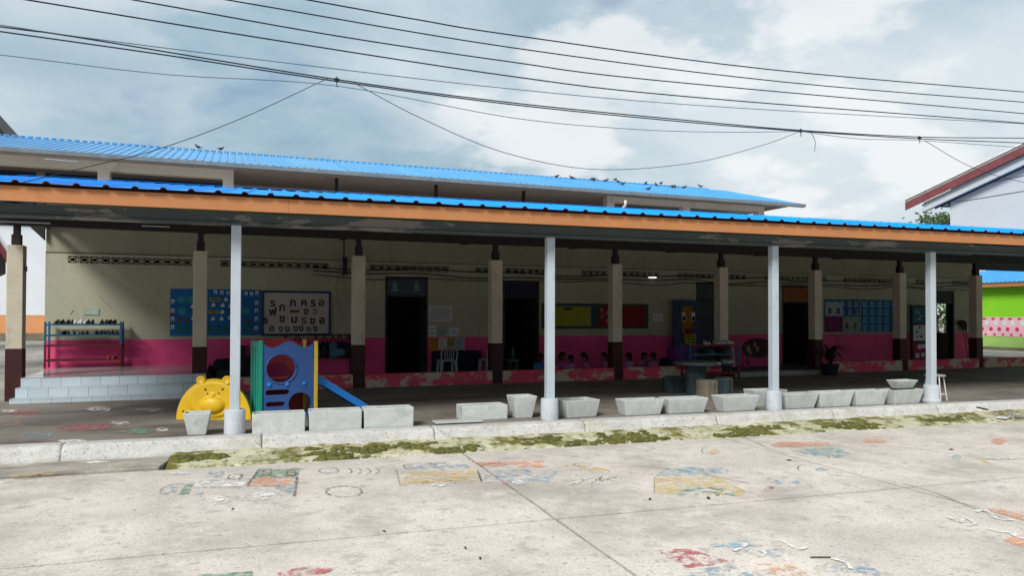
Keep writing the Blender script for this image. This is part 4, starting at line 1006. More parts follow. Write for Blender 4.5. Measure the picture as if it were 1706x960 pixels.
def shoe_mesh(kind):
    b = MB()
    sec = [(-.10,.022,.05),(-.085,.032,.062),(-.05,.034,.058),(0,.034,.045),(.04,.038,.038),(.075,.034,.030),(.10,.016,.02)]
    n = 8; o = 0
    for x, w, h in sec:
        for k in range(n):
            t = PI*k/(n-1); b.v.append((x, w*math.cos(t), .012 + h*math.sin(t)*(1.0 if not (kind == 1 and -.09 < x < .03 and 2 <= k <= 5) else .35)))
    m = len(sec)
    for i in range(m-1):
        for k in range(n-1): b.f.append((i*n+k, i*n+k+1, (i+1)*n+k+1, (i+1)*n+k)); b.m.append(0)
        b.f.append((i*n, (i+1)*n, (i+1)*n+n-1, i*n+n-1)); b.m.append(0)
    b.f.append(tuple(range(n))); b.m.append(0); b.f.append(tuple((m-1)*n+k for k in range(n))); b.m.append(0)
    out_ = [(-.105,-.022),(-.05,-.036),(.03,-.04),(.08,-.034),(.108,0),(.08,.034),(.03,.04),(-.05,.036),(-.105,.022)]
    b.prism(out_, lambda x,y,z:(x,y,z), 0, .014)
    return b
SC_ = {'black': mat('black_shoe_leather', (.018,.018,.02), .45), 'white': mat('white_canvas_shoe', (.55,.58,.58), .8), 'brown': mat('brown_shoe', (.06,.03,.02), .6), 'red': mat('red_shoe', (.22,.035,.03), .6), 'grey': mat('grey_shoe', (.11,.12,.13), .7)}
SM = {(c, k): shoe_mesh(k).mesh('shoe', m, True) for c, m in SC_.items() for k in (0, 1)}
def shoes(row, z, y, label_fmt, grp, face=-PI/2):
    for x, c in row:
        for dx in (-.042, .042):
            o = put('shoe', SM[(c, 1 if c in ('brown','red') else 0)]); o.location = (x+dx, y+random.uniform(-.03,.03), z); o.rotation_euler = (0,0,face+random.uniform(-.35,.35)); o.scale = (.95,.95,1.25)
            tag(o, label_fmt % c, 'shoe', grp % c)
shoes([(-3.17,'black'),(-2.98,'black'),(-2.62,'black'),(-2.36,'black'),(-2.22,'black')], 1.318, 17.48, '%s leather shoe on the top tier of the rack', '%s shoes on the top tier')
shoes([(-2.84,'white'),(-2.73,'white')], 1.318, 17.48, '%s canvas shoe on the top tier of the rack', '%s shoes on the top tier')
shoes([(-3.05,'black'),(-2.88,'grey'),(-2.72,'brown'),(-2.46,'black'),(-2.32,'black'),(-2.16,'black')], 1.098, 17.48, '%s shoe on the second tier of the rack', '%s shoes on the second tier')
shoes([(-2.20,'red')], .588, 17.46, '%s brown shoe on the bottom tier of the rack', '%s shoes on the bottom tier')
t = thing('wall_plaque', 'small pale green name plaque on the wall above the shoe rack', 'plaque', (-2.7,WY-.01,1.55))
a, c = atY(139, 515, WY), atY(165, 525, WY); MB().bx(a.x, c.x, WY-.015, WY-.002, c.z, a.z).build('plate', mat('pale_green_plaque', (.32,.45,.40), .5), t)
for k in range(2): MB().bx(a.x+.04, c.x-.04, WY-.0175, WY-.0155, c.z+.035+k*.04, c.z+.045+k*.04).build('text_line', M['pillar'], t)
for (p, q, w) in (((163,492),(189,517),.012), ((122,517),(117,524),.012)):
    tag(MB().bar(atY(p[0],p[1],WY-.003), atY(q[0],q[1],WY-.003), w, .004).build('wall_crack', M['stained']), 'dark crack across the cream wall above the shoe rack', 'crack', 'wall cracks by the rack')

# ================================================================= BOARDS AND POSTERS ON THE WALL
M['blue_paper'] = mat('blue_craft_paper', (.012,.13,.36), .8, .08, 2); M['green_paper'] = mat('green_craft_paper', (.02,.16,.06), .8); M['yellow_paper'] = mat('yellow_craft_paper', (.45,.38,.04), .8); M['teal_paper'] = mat('teal_craft_paper', (.03,.28,.30), .8); M['black_ink'] = mat('black_marker_ink', (.012,.012,.014), .8, bump=0); M['brown_paper'] = mat('brown_craft_paper', (.14,.055,.025), .8)
YB = WY-.004
def flat(poly, m, parent, name, d=.004, base=.0):
    return MB().prism(poly, lambda x,z,y:(x,y,z), YB-base-d, YB-base).build(name, m, parent)
def rectp(x0, x1, z0, z1): return [(x0,z0),(x1,z0),(x1,z1),(x0,z1)]
pb = thing('blue_craft_board', 'large blue paper wall board with paper trees, lambs and yellow captions', 'board', (-.2,WY,1.56))
x0, x1, z0, z1 = -1.13, .76, 1.04, 2.08
flat(rectp(x0, x1, z0, z1), M['blue_paper'], pb, 'sheet', .012)
def mapb(px, py): p = atY(270+px*.1817, 460+py*.1817, WY); return p.x, p.z
def lamb(x, z, s):
    flat(circle(x, z, s*.55, 10, s*.38), wpap, pb, 'paper_lamb', .004, .013)
    for dx in (-.3,.3): flat(rectp(x+dx*s-.008, x+dx*s+.008, z-s*.95, z-s*.3), wpap, pb, 'paper_lamb_leg', .004, .013)
    flat(circle(x, z-.01, s*.22, 8, s*.14), M['blue_paper'], pb, 'paper_face', .003, .0175)
for px, py in ((490,140),(548,145),(605,150),(770,155),(820,158),(870,150),(100,225),(100,310),(98,385),(98,460),(868,240),(866,310),(864,385),(862,470)): lamb(*mapb(px, py), .075)
for px, py in ((160,490),(232,475),(515,490),(440,480),(585,485),(790,480)):
    x, z = mapb(px, py)
    for k in range(3): flat([(x-.075+.017*k, z-.07+.055*k),(x+.075-.017*k, z-.07+.055*k),(x, z+.0+.055*k)], M['green_paper'], pb, 'paper_tree', .003, .013+.0032*k)
for px, py in ((185,325),(770,320),(178,215),(262,220)):
    x, z = mapb(px, py); flat([(x+.11*math.cos(2*PI*i/14)*(1 if i % 2 else .55), z+.10*math.sin(2*PI*i/14)*(1 if i % 2 else .6)) for i in range(14)], M['teal_paper'], pb, 'paper_coral', .003, .013)
for px, py, w in ((485,217,.115),(473,330,.11)):
    x, z = mapb(px, py); l = flat(rectp(x-w, x+w, z-.032, z+.032), M['yellow_paper'], pb, 'caption_strip', .003, .013); flat(rectp(x-w*.8, x+w*.8, z-.01, z+.012), M['black_ink'], l, 'caption_line', .002, .0165)
for px, py in ((470,262),(555,265),(552,325),(466,388),(545,388),(625,272),(620,378),(282,275),(285,385),(585,212)):
    x, z = mapb(px, py); flat([(x-.05,z-.03),(x,z-.055),(x+.05,z-.025),(x+.005,z+.05)], wpap, pb, 'paper_fish', .003, .013)
for px, py in ((160,405),(228,405),(785,410)):
    x, z = mapb(px, py); flat(circle(x, z, .045, 10, .06), M['brown_paper'], pb, 'paper_beetle', .003, .013)
ab = thing('thai_letter_board', 'white board in dark blue frame covered with hand drawn Thai letters', 'board', (1.53,WY,1.55))
x0, x1, z0, z1 = .77, 2.32, 1.03, 2.07
flat(rectp(x0+.05, x1-.05, z0+.05, z1-.05), mat('board_white_sheet', (.50,.46,.45), .8, .06), ab, 'sheet', .012)
fb = MB(); fb.bx(x0, x1, YB-.03, YB, z0, z0+.05).bx(x0, x1, YB-.03, YB, z1-.05, z1).bx(x0, x0+.05, YB-.03, YB, z0+.05, z1-.05).bx(x1-.05, x1, YB-.03, YB, z0+.05, z1-.05); fb.build('frame', M['blue_frame'], ab)
inks = [M['black_ink'], mat('dark_green_ink', (.015,.05,.04), .8, bump=0), mat('grey_ink', (.10,.10,.11), .8, bump=0)]
for ch, px, py, k, s in (('ร',1015,250,0,.19),('ก',1100,290,1,.2),('ภ',1200,245,0,.2),('ค',1300,245,0,.2),('ร',1385,248,0,.2),('อ',1460,245,1,.2),('ฟ',1015,332,0,.2),('ฃ',1320,325,1,.18),('ว',1400,325,2,.17),('ข',1100,392,1,.2),('ม',1210,398,0,.2),('ร',1300,408,2,.2),('ข',1380,412,1,.2),('อ',1465,408,0,.2),('ร',950,408,0,.18),('อ',1005,482,1,.18),('ง',1090,487,2,.17),('ง',1150,487,1,.17),('ง',1225,485,1,.17),('ง',1275,482,0,.17),('ง',1345,487,2,.17),('ง',1405,484,0,.17)):
    x, z = mapb(px, py); me = text_mesh(ch, s*1.25, .0015); me.materials.append(inks[k]); me.transform(Matrix.Translation((x-1.53, -.018, z-1.55))); put('letter', me, ab)
x, z = mapb(1215, 325); flat(rectp(x-.1, x+.1, z-.03, z+.03), M['brown_paper'], ab, 'caption_strip', .003, .013)
t = thing('switch_box', 'small beige switch box with conduit on the wall beside the letter board', 'switch', (2.6,WY,1.6)); c = atY(558, 519, WY); MB().box((c.x,c.y-.02,c.z),(.10,.035,.05)).build('box', M['pillar'], t); MB().bar((c.x-.02,WY-.01,c.z+.02),(c.x-.02,WY-.01,2.56),.015).build('conduit', M['pillar'], t)
# papers by the first door
def sheet(label, px0, py0, px1, py1, m=None, lines=4, hole=None):
    a, c = atY(px0, py0, WY), atY(px1, py1, WY)
    t = thing('paper_notice', label, 'notice', (a.x, WY, c.z)); flat(rectp(a.x, c.x, c.z, a.z), m or wpap, t, 'sheet', .004)
    for k in range(lines): zz = c.z+(a.z-c.z)*(k+1)/(lines+1); flat(rectp(a.x+.03, c.x-.03-.04*(k%2), zz-.008, zz+.008), inks[2], t, 'text_line', .001, .0045)
    return t
sheet('landscape printed timetable sheet beside the first dark doorway', 714, 510, 753, 536, lines=6)
sheet('white notice sheet beside the door at the top of the paper cluster', 714, 542, 727, 561, lines=2); sheet('wide grey notice sheet in the middle of the paper cluster', 729, 548, 746, 561, mat('grey_paper', (.36,.42,.42), .9), 3); sheet('square white notice at the end of the paper cluster', 748, 546, 764, 560, lines=2)
sheet('orange paper sheet on the pink dado by the door', 716, 564, 730, 584, mat('orange_paper', (.46,.20,.02), .9), 0); sheet('white form beside the orange paper sheet', 731, 564, 744, 582, lines=4); sheet('olive paper sheet with a white form on it', 745, 563, 757, 583, mat('olive_paper', (.30,.27,.06), .9), 3); sheet('bluish form at the end of the lower paper row', 758, 563, 774, 583, mat('bluish_paper', (.36,.44,.50), .9), 5)
# green bulletin board
gb = thing('bulletin_board', 'long dark green bulletin board with yellow and red paper panels', 'board', (9.3,WY,1.5))
x0, x1, z0, z1 = 7.74, 10.97, 1.16, 1.84
flat(rectp(x0, x1, z0, z1), mat('dark_green_board', (.045,.075,.045), .8), gb, 'backing', .015); flat(rectp(7.80,9.26,1.17,1.83), M['blue_frame'], gb, 'blue_border', .004, .016); flat(rectp(7.88,9.18,1.235,1.765), mat('olive_yellow_paper', (.30,.30,.02), .8), gb, 'yellow_sheet', .004, .021); flat(circle(8.5,1.7,.14,14,.04), inks[1], gb, 'heading', .002, .0255)
flat(rectp(9.42,10.86,1.23,1.77), mat('dark_red_paper', (.22,.012,.012), .8), gb, 'red_sheet', .004, .016)
for k, (px, py) in enumerate(((1002,517),(1003,527),(1011,522),(1011,535))):
    p = atY(px, py, WY); flat(circle(p.x, p.z, .05, 8, .07), mat('pink_cut_out_%d' % k, (.45,.12,.16), .8), gb, 'cut_out', .003, .0205)
sheet('small white paper with dark figures past the bulletin board', 1088, 523, 1104, 535, lines=1)
# notice stand with orange panel
ns = thing('notice_stand', 'tall dark notice stand with orange portrait panel and yellow chart', 'stand', (12.1,17.6,.03)); x0, x1 = 11.66, 12.54; yy = 17.62
def sflat(x0, x1, z0, z1, m, par, nm, off=.0): return MB().bx(x0, x1, yy-.012-off, yy-.002-off, z0, z1).build(nm, m, par)
MB().bx(x0, x1, yy, yy+.05, .35, 1.95).build('board', M['blue_frame'], ns); 
for x in (x0+.04, x1-.08): MB().bx(x, x+.04, yy, yy+.04, .03, .35).build('leg', M['steel'], ns)
sflat(x0+.06, x1-.06, 1.15, 1.82, mat('flower_print', (.045,.07,.075), .8, .5, 14), ns, 'printed_panel'); sflat(x0+.26, x1-.28, 1.0, 1.78, mat('orange_panel', (.30,.13,.02), .8), ns, 'orange_panel', .011)
for dx in (.30,.62): sflat(x0+dx-.06, x0+dx+.06, 1.36, 1.62, wpap, ns, 'portrait_card', .022); sflat(x0+dx-.04, x0+dx+.04, 1.38, 1.50, inks[0], ns, 'portrait_figure', .033)
sflat(x0+.36, x0+.62, .92, 1.16, mat('dark_red_bow', (.16,.012,.012), .8), ns, 'red_panel', .022); yc = sflat(x0+.31, x0+.70, .72, 1.0, mat('yellow_chart', (.40,.34,.01), .8), ns, 'yellow_chart', .033)
for i in range(4):
    for j in range(3): sflat(x0+.335+i*.09, x0+.385+i*.09, .75+j*.085, .79+j*.085, inks[0], yc, 'chart_mark', .044)
# boards beyond the fourth doorway
def cardboard(name, label, px0, px1, paper, cards, nx, nz):
    a, c = atY(px0, 500, WY), atY(px1, 553, WY); t = thing(name, label, 'board', (a.x, WY, c.z)); x0, x1, z0, z1 = a.x, c.x, 1.02, 2.02
    flat(rectp(x0, x1, z0, z1), paper, t, 'sheet', .012)
    for i in range(nx):
        for j in range(nz):
            x = x0+(x1-x0)*(i+.5)/nx; z = z0+(z1-z0)*(j+.5)/nz
            flat(rectp(x-.065, x+.065, z-.08, z+.08), cards, t, 'pupil_card', .003, .013); flat(circle(x, z+.005, .04, 8, .05), paper, t, 'card_picture', .002, .0165)
    for k in range(16): x = x0+(x1-x0)*(k+.5)/16; flat(circle(x, z1-.01, .06, 8, .045), M['green_paper'] if k % 2 else paper, t, 'paper_scallop', .002, .0125+.0001*k)
    return t
card = mat('pale_card', (.36,.42,.44), .9)
t = cardboard('pupil_work_board', 'wall board of four patchwork panels with pupil cards', 1373, 1432, M['blue_paper'], card, 5, 4)
x0, x1 = atY(1373,500,WY).x, atY(1432,500,WY).x; xm = (x0+x1)/2
flat(rectp(x0+.02, xm-.01, 1.05, 1.50), mat('magenta_paper', (.20,.015,.10), .8), t, 'magenta_panel', .003, .0185); flat(rectp(x0+.02, xm-.01, 1.52, 1.95), card, t, 'pale_panel', .003, .0185); flat(rectp(xm+.01, x1-.02, 1.05, 1.50), mat('leaf_print_paper', (.30,.34,.26), .8, .5, 16), t, 'leaf_panel', .003, .0185)
for i in range(4):
    for j in range(2): x = x0+.2+i*.34; z = 1.22+j*.46; flat(rectp(x-.06, x+.06, z-.09, z+.09), M['blue_frame'], t, 'pupil_card', .003, .0225)
cardboard('pupil_picture_board', 'blue wall board with rows of small pale pupil pictures', 1434, 1495, mat('bright_blue_paper', (.012,.17,.36), .8), card, 5, 4)
c6 = thing('poster_stand', 'free standing panel with blue poster, black and white drawing and pink cards', 'stand', (21.3,17.4,.03)); yy = 17.4; x0, x1 = atY(1519,560,yy).x, atY(1547,560,yy).x
MB().bx(x0, x1, yy, yy+.06, .06, 1.88).build('board', M['steel'], c6); sflat(x0+.06, x1-.03, 1.32, 1.80, mat('blue_poster', (.02,.15,.22), .7, .3, 6), c6, 'blue_poster'); sflat(x0+.06, x1-.03, .74, 1.24, wpap, c6, 'drawing'); sflat(x0+.06, x1-.03, .08, .68, mat('crimson_sheet', (.30,.02,.07), .8), c6, 'crimson_sheet')
for x, z, w, h in ((.16,1.0,.10,.04),(.3,1.12,.05,.08),(.34,.85,.12,.05),(.2,.84,.05,.05)): sflat(x0+x, x0+x+w, z, z+h, inks[0], c6, 'ink_mark', .011)
for x, z in ((.24,.48),(.38,.22),(.14,.2),(.42,.5)): sflat(x0+x, x0+x+.16, z, z+.14, wpap, c6, 'white_card', .011)
for x, z in ((.2,1.62),(.32,1.5),(.25,1.4)): sflat(x0+x, x0+x+.13, z, z+.05, card, c6, 'poster_mark', .011)
MB().bx(x0+.0, x1, yy-.1, yy+.16, .03, .06).build('foot', M['steel'], c6)

# ================================================================= HOOK RAIL AND BAGS
hr = thing('hook_rail', 'black rail of coat hooks fixed under the letter board', 'rail', (1.8,WY,1.05)); HZ = 1.045
MB().bx(.86, 2.80, WY-.05, WY-.02, HZ-.012, HZ+.012).build('rail', M['steel'], hr)
for k in range(20):
    x = .92+k*.096; MB().tube([(x,WY-.055,HZ+.02),(x,WY-.065,HZ-.03),(x,WY-.10,HZ-.035),(x,WY-.105,HZ-.01)], .006, 5).build('hook', M['steel'], hr)
MB().bx(2.76, 2.79, WY-.04, WY-.01, .03, HZ-.012).build('upright', M['steel'], hr)
BG = [mat('navy_bag_cloth', (.012,.014,.03), .85), mat('black_bag_cloth', (.012,.012,.013), .85), mat('sky_blue_bag_cloth', (.07,.20,.27), .85), mat('grey_bag_cloth', (.09,.10,.11), .85)]
def backpack(label, x, y, z, k, w=.25, h=.36, rz=0.0, grp='school bags on the hook rail', hang=True):
    t = thing('school_bag', label, 'bag', (x, y, z), rz, grp)
    def loft(w, h, d, yo, zo):
        b = MB(); 
        for s, zz in ((.75,0),(.95,.06),(1,.3),(1,.7),(.9,.88),(.62,1)):
            n = 12
            for i in range(n):
                a = 2*PI*i/n; ca, sa = math.cos(a), math.sin(a); b.v.append((w/2*s*math.copysign(abs(ca)**.5, ca), yo + d/2*s*math.copysign(abs(sa)**.6, sa), zo+zz*h))
        for i in range(5):
            for q in range(12): b.f.append((i*12+q, i*12+(q+1)%12, (i+1)*12+(q+1)%12, (i+1)*12+q)); b.m.append(0)
        b.f += [tuple(range(12))[::-1], tuple(range(60,72))]; b.m += [0,0]
        return b
    bd = loft(w, h, .15, 0, 0).build('bag_body', BG[k[0]], t, local=True, smooth=True); loft(w*.8, h*.45, .07, -.085, .03).build('front_pocket', BG[k[1]], t, local=True, smooth=True)
    for sx in (-1, 1): MB().tube(spline([(sx*.07,.06,h*.95),(sx*.03,.05,h+.10) if hang else (sx*.08,.11,h*.6),(0,.055,h+.17) if hang else (sx*.07,.09,.1)], 4), .012, 5).build('strap', BG[1], t, local=True)
    b = MB(); b.tube([(-.04,-.11,h*.7),(-.04,-.115,-.14 if hang else .05)], .008, 4); b.build('drawstring', BG[3], t, local=True)
    return t
for i, (x, k) in enumerate(((1.30,(1,3)),(1.56,(0,0)),(1.97,(1,3)),(2.17,(0,0)),(2.36,(2,2)),(2.52,(0,2)),(2.70,(0,1)))):
    backpack(['black school bag hanging behind the slide tower','navy school bag hanging behind the slide tower','black school bag hanging beside the yellow slide post','dark navy school bag hanging next to the sky blue bag','sky blue school bag hanging on the hook rail','navy school bag with sky blue pocket on the hook rail','navy school bag at the end of the hook rail by the pillar'][i], x, WY-.17, .50+.03*(i%2), k, w=.24)
backpack('large dark school bag on the floor behind the bear panel', -.05, 17.4, .03, (0,3), .42, .52, .2, 'bags on the corridor floor', False); backpack('second dark bag slumped against the wall behind the bear panel', .42, 17.45, .03, (1,0), .40, .58, -.2, 'bags on the corridor floor', False)
t = thing('dark_cupboard', 'narrow dark cupboard side standing beside the slide tower', 'cupboard', (.72,17.6,.03)); a = atY(398,577,17.5); MB().bx(a.x, a.x+.14, 17.5, 17.83, .03, a.z).build('carcass', M['wood_door'], t, bevel=.006); MB().bx(a.x+.01, a.x+.13, 17.49, 17.5, .1, a.z-.05).build('door', M['steel'], t)

# ================================================================= CHAIRS, CLOTHED TABLE, BOTTLE
M['chair'] = mat('pale_chair_plastic', (.36,.40,.37), .45, .08)
def chair(label, x, y, rz):
    t = thing('plastic_chair', label, 'chair', (x,y,.03), rz, 'plastic chairs in the corridor')
    for sx in (-1,1):
        for sy in (-1,1): MB().hexa([(sx*.20-.022,sy*.19-.022,0),(sx*.20+.022,sy*.19-.022,0),(sx*.20+.022,sy*.19+.022,0),(sx*.20-.022,sy*.19+.022,0)], [(sx*.165-.03,sy*.15-.03,.40),(sx*.165+.03,sy*.15-.03,.40),(sx*.165+.03,sy*.15+.03,.40),(sx*.165-.03,sy*.15+.03,.40)]).build('leg', M['chair'], t, local=True)
    MB().bx(-.20,.20,-.20,.20,.39,.42).build('seat', M['chair'], t, local=True, bevel=.012)
    b = MB(); b.tube(spline([(-.185,.17,.41),(-.195,.20,.58),(-.15,.225,.70),(0,.235,.725),(.15,.225,.70),(.195,.20,.58),(.185,.17,.41)], 5), .020, 8); b.build('back_frame', M['chair'], t, local=True, smooth=True)
    for k in range(5): x_ = (-.11+.055*k); MB().tube([(x_*.8,.175,.42),(x_,.21,.56),(x_*1.1,.232,.71)], .012, 6).build('back_slat', M['chair'], t, local=True)
    return t
chair('pale plastic chair in front of the navy clothed table', 4.94, 17.05, PI); chair('pale plastic chair half hidden by a corridor pillar', 6.02, 17.05, PI+.25)
t = thing('clothed_table', 'table covered by a navy cloth behind the plastic chair', 'table', (5.45,17.5,.03)); navy = mat('navy_cloth', (.010,.010,.030), .85)
b = MB(); b.grid(60, 8, lambda u, v: ((lambda q: (4.74+min(max(q-.35,0),1.18), 17.38+max(.35-q,0)+max(q-1.53,0)-.03*(1-v)*math.sin(u*90)*.35, .05+.57*v))(u*1.88))); b.bx(4.74, 5.92, 17.38, 17.73, .62, .635); b.build('cloth', navy, t, smooth=False)
for x in (4.78,5.88):
    for y in (17.42,17.69): MB().bx(x-.02,x+.02,y-.02,y+.02,.03,.62).build('leg', M['steel'], t)
c = atY(861, 600, 18.1); t = thing('low_stool', 'low stool carrying a water bottle inside the second doorway', 'stool', (c.x, 18.4, .03)); MB().lathe([(.17,.30),(.18,.31),(.18,.335),(.0,.336)], (c.x,18.4,0), 16).build('seat', M['chair'], t)
for k in range(4): a_ = PI/4+k*PI/2; MB().tube([(c.x+.15*math.cos(a_),18.4+.15*math.sin(a_),.03),(c.x+.11*math.cos(a_),18.4+.11*math.sin(a_),.305)], .015).build('leg', M['chair'], t)
t = thing('water_bottle', 'tall pale blue water bottle in the second doorway', 'bottle', (c.x,18.4,.336)); MB().lathe([(.05,0),(.055,.02),(.055,.2),(.045,.26),(.02,.3),(.02,.33)], (c.x,18.4,.337), 14).build('bottle', mat('pale_blue_bottle', (.15,.26,.28), .25), t, smooth=True); MB().lathe([(.024,.33),(.024,.36),(0,.361)], (c.x,18.4,.337), 10).build('cap', wpap, t)

# ================================================================= LOG TABLE AND STOOLS
def log_mat(n, c, c2): return mat(n, c, .85, .3, 2, .2, 30, .6, 14, layers=[(c2, 9, .5, .68, (1,1,.15))])
LG = [log_mat('teal_painted_log', (.03,.05,.058), (.06,.085,.09)), log_mat('worn_log', (.13,.115,.09), (.22,.19,.15)), mat('table_slab', (.07,.08,.085), .7, .3, 4, .2, 30, layers=[((.30,.31,.30), 4, .56, .62, None)])]
def log(name, b, x, y, r, h, m, t, seed):
    n = 36
    prof = [(r*1.06,0),(r*1.02,.04),(r*.97,h*.5),(r,h-.02),(r*.96,h),(.001,h)]
    o = len(b.v)
    for i, (rr, z) in enumerate(prof):
        for k in range(n):
            a = 2*PI*k/n; g = 1 + (.05*noise.noise((math.cos(a)*4, math.sin(a)*4, seed+z*.6)) + (.035 if k % 3 == 0 else -.01)) * (rr > r*.5)
            b.v.append((x+rr*g*math.cos(a), y+rr*g*math.sin(a), z))
    for i in range(len(prof)-1):
        for k in range(n): b.f.append((o+i*n+k, o+i*n+(k+1)%n, o+(i+1)*n+(k+1)%n, o+(i+1)*n+k)); b.m.append(0)
    return b.build(name, m, t)
t = thing('log_table', 'round concrete garden table with log shaped pedestal', 'table', (8.40,11.95,0)); log('pedestal', MB(), 8.40, 11.95, .185, .57, LG[0], t, 1); MB().lathe([(.43,.585),(.45,.59),(.45,.635),(.44,.645),(.0,.646)], (8.42,11.95,0), 28, wob=.03).build('table_top', LG[2], t)
for lab, x, y, r, h, m in (('dark teal log stool beside the table pedestal', 8.29, 12.55, .20, .30, 0), ('pale worn log stool nearest the planters', 8.15, 11.25, .19, .345, 1), ('pale grey log stool on the far side of the table', 9.20, 12.15, .175, .30, 1), ('dark log stool tucked behind the pale worn one', 8.75, 11.62, .16, .32, 0)):
    t = thing('log_stool', lab, 'stool', (x,y,0), group='log stools round the table'); log('trunk', MB(), x, y, r, h, LG[m], t, x*3); MB().lathe([(r*.93,h-.002),(r*.9,h+.012),(0,h+.013)], (x,y,0), 20).build('seat', LG[2] if m == 0 else LG[1], t)

# ================================================================= SHOE SHELF BY THE ENTRANCE
st = thing('shoe_shelf', 'red and blue metal shoe shelf crowded with shoes behind the log table', 'shelf', (10.9,14.9,0)); x0, x1, y0, y1 = 10.18, 11.58, 14.72, 15.05
red_s = mat('red_shelf_paint', (.20,.012,.018), .5)
for x in (x0, x1):
    for y in (y0, y1): l = MB().bx(x-.02,x+.02,y-.02,y+.02,0,.36).build('leg', red_s, st); MB().bx(x-.02,x+.02,y-.02,y+.02,.36,.86).build('upper_leg', M['rack_blue'], l)
for z, m in ((.14, red_s), (.36, M['rack_blue']), (.60, M['rack_blue']), (.82, red_s)): MB().bx(x0+.02, x1-.02, y0-.015, y0+.015, z-.02, z+.015).bx(x0+.02, x1-.02, y1-.015, y1+.015, z-.02, z+.015).bx(x0+.02, x1-.02, y0+.015, y1-.015, z-.004, z+.008).build('shelf', m, st)
shoes([(10.75,'white'),(11.05,'white'),(11.25,'white'),(11.42,'white')], .836, 14.88, '%s canvas shoe on top of the entrance shoe shelf', '%s shoes on the entrance shelf top')
shoes([(10.35,'grey'),(10.62,'black'),(10.9,'grey'),(11.15,'black'),(11.4,'grey')], .616, 14.88, '%s shoe on the middle tier of the entrance shelf', '%s shoes on the entrance shelf middle')
shoes([(10.4,'black'),(10.7,'black'),(11.0,'grey'),(11.3,'white'),(11.46,'white')], .376, 14.88, '%s shoe on the lower tier of the entrance shelf', '%s shoes on the entrance shelf lower tier')
t = thing('purple_crate', 'purple plastic box behind the shoe shelf', 'crate', (10.5,16.4,.03)); a, c = atY(1124,581,16.4), atY(1158,606,16.4); b = MB(); b.hexa([(a.x+.04,16.4,.03),(c.x-.04,16.4,.03),(c.x-.04,16.75,.03),(a.x+.04,16.75,.03)], [(a.x,16.37,a.z),(c.x,16.37,a.z),(c.x,16.78,a.z),(a.x,16.78,a.z)]); b.build('box', mat('purple_plastic', (.17,.025,.24), .5), t, bevel=.01); MB().bx(a.x-.02, c.x+.02, 16.35, 16.80, a.z+.001, a.z+.03).build('lid', MATS['purple_plastic'], t)
# mop, bucket, oval stand, plant, brooms
t = thing('mop', 'pale handled mop with green head leaning in the entrance', 'mop', (12.1,15.7,.03)); a, c = atY(1221,579,15.7), atY(1224,612,15.6); MB().tube([a, c], .016, 6).build('handle', wpap, t); MB().lathe([(.14,0.0),(.13,.06),(.08,.11),(.03,.14)], (c.x+.02,15.6,.04), 12, wob=.3).build('mop_head', mat('green_mop', (.01,.085,.05), .8), t)
t = thing('oval_sign_stand', 'dark oval painted sign on a tripod in the entrance', 'sign', (13.2,16.4,.03)); c = atY(1262,580,16.4); MB().prism(circle(c.x, c.z, .52, 26, .27), lambda x,z,y:(x,y,z), 16.38, 16.41).build('sign_panel', mat('dark_floral_panel', (.05,.02,.015), .7, .6, 9), t)
for px, py, r in ((1247,582,.07),(1258,575,.05),(1262,582,.05),(1250,588,.04)): q = atY(px, py, 16.37); MB().prism(circle(q.x, q.z, r, 8, r*1.4), lambda x,z,y:(x,y,z), 16.366, 16.378).build('painted_petal', mat('petal_%d' % px, (.28,.18,.20), .8), t)
q = atY(1245,600,16.45); MB().tube([(q.x,16.45,q.z-.15),(q.x,16.45,q.z+.3)], .015).build('pole', M['steel'], t)
for k in range(3): a_ = k*2*PI/3+.4; MB().tube([(q.x,16.45,q.z+.02),(q.x+.26*math.cos(a_),16.45+.26*math.sin(a_),.03)], .012).build('leg', M['steel'], t)
pot = thing('potted_plant', 'dark leafy potted plant beside the entrance step', 'plant', (14.45,14.75,0)); MB().lathe([(.15,0),(.17,.02),(.21,.26),(.23,.27),(.23,.30),(.19,.30),(.18,.26),(.0,.26)], (14.45,14.75,0), 18).build('pot', mat('dark_pot', (.022,.024,.026), .7), pot, smooth=True)
b = MB(); rnd = random.Random(4)
for k in range(46):
    a_ = rnd.uniform(0,2*PI); s = rnd.uniform(.35,.68); z0 = .28+rnd.uniform(0,.28); r1 = rnd.uniform(.5,1)
    pts = [Vector((14.45+.03*math.cos(a_), 14.75+.03*math.sin(a_), z0)), Vector((14.45+s*.35*r1*math.cos(a_), 14.75+s*.35*r1*math.sin(a_), z0+s*.42)), Vector((14.45+s*.72*r1*math.cos(a_), 14.75+s*.72*r1*math.sin(a_), z0+s*.44)), Vector((14.45+s*r1*math.cos(a_), 14.75+s*r1*math.sin(a_), z0+s*.15))]
    n_ = Vector((-math.sin(a_), math.cos(a_), 0)); ws = [.012,.03,.024,.002]
    for i in range(3): b.quad(pts[i]-n_*ws[i], pts[i]+n_*ws[i], pts[i+1]+n_*ws[i+1], pts[i+1]-n_*ws[i+1])
b.build('leaves', mat('dark_plant_leaf', (.012,.022,.010), .5), pot); MB().tube([(14.45,14.75,.26),(14.46,14.75,.62)], .018).build('stem', M['bark'], pot)
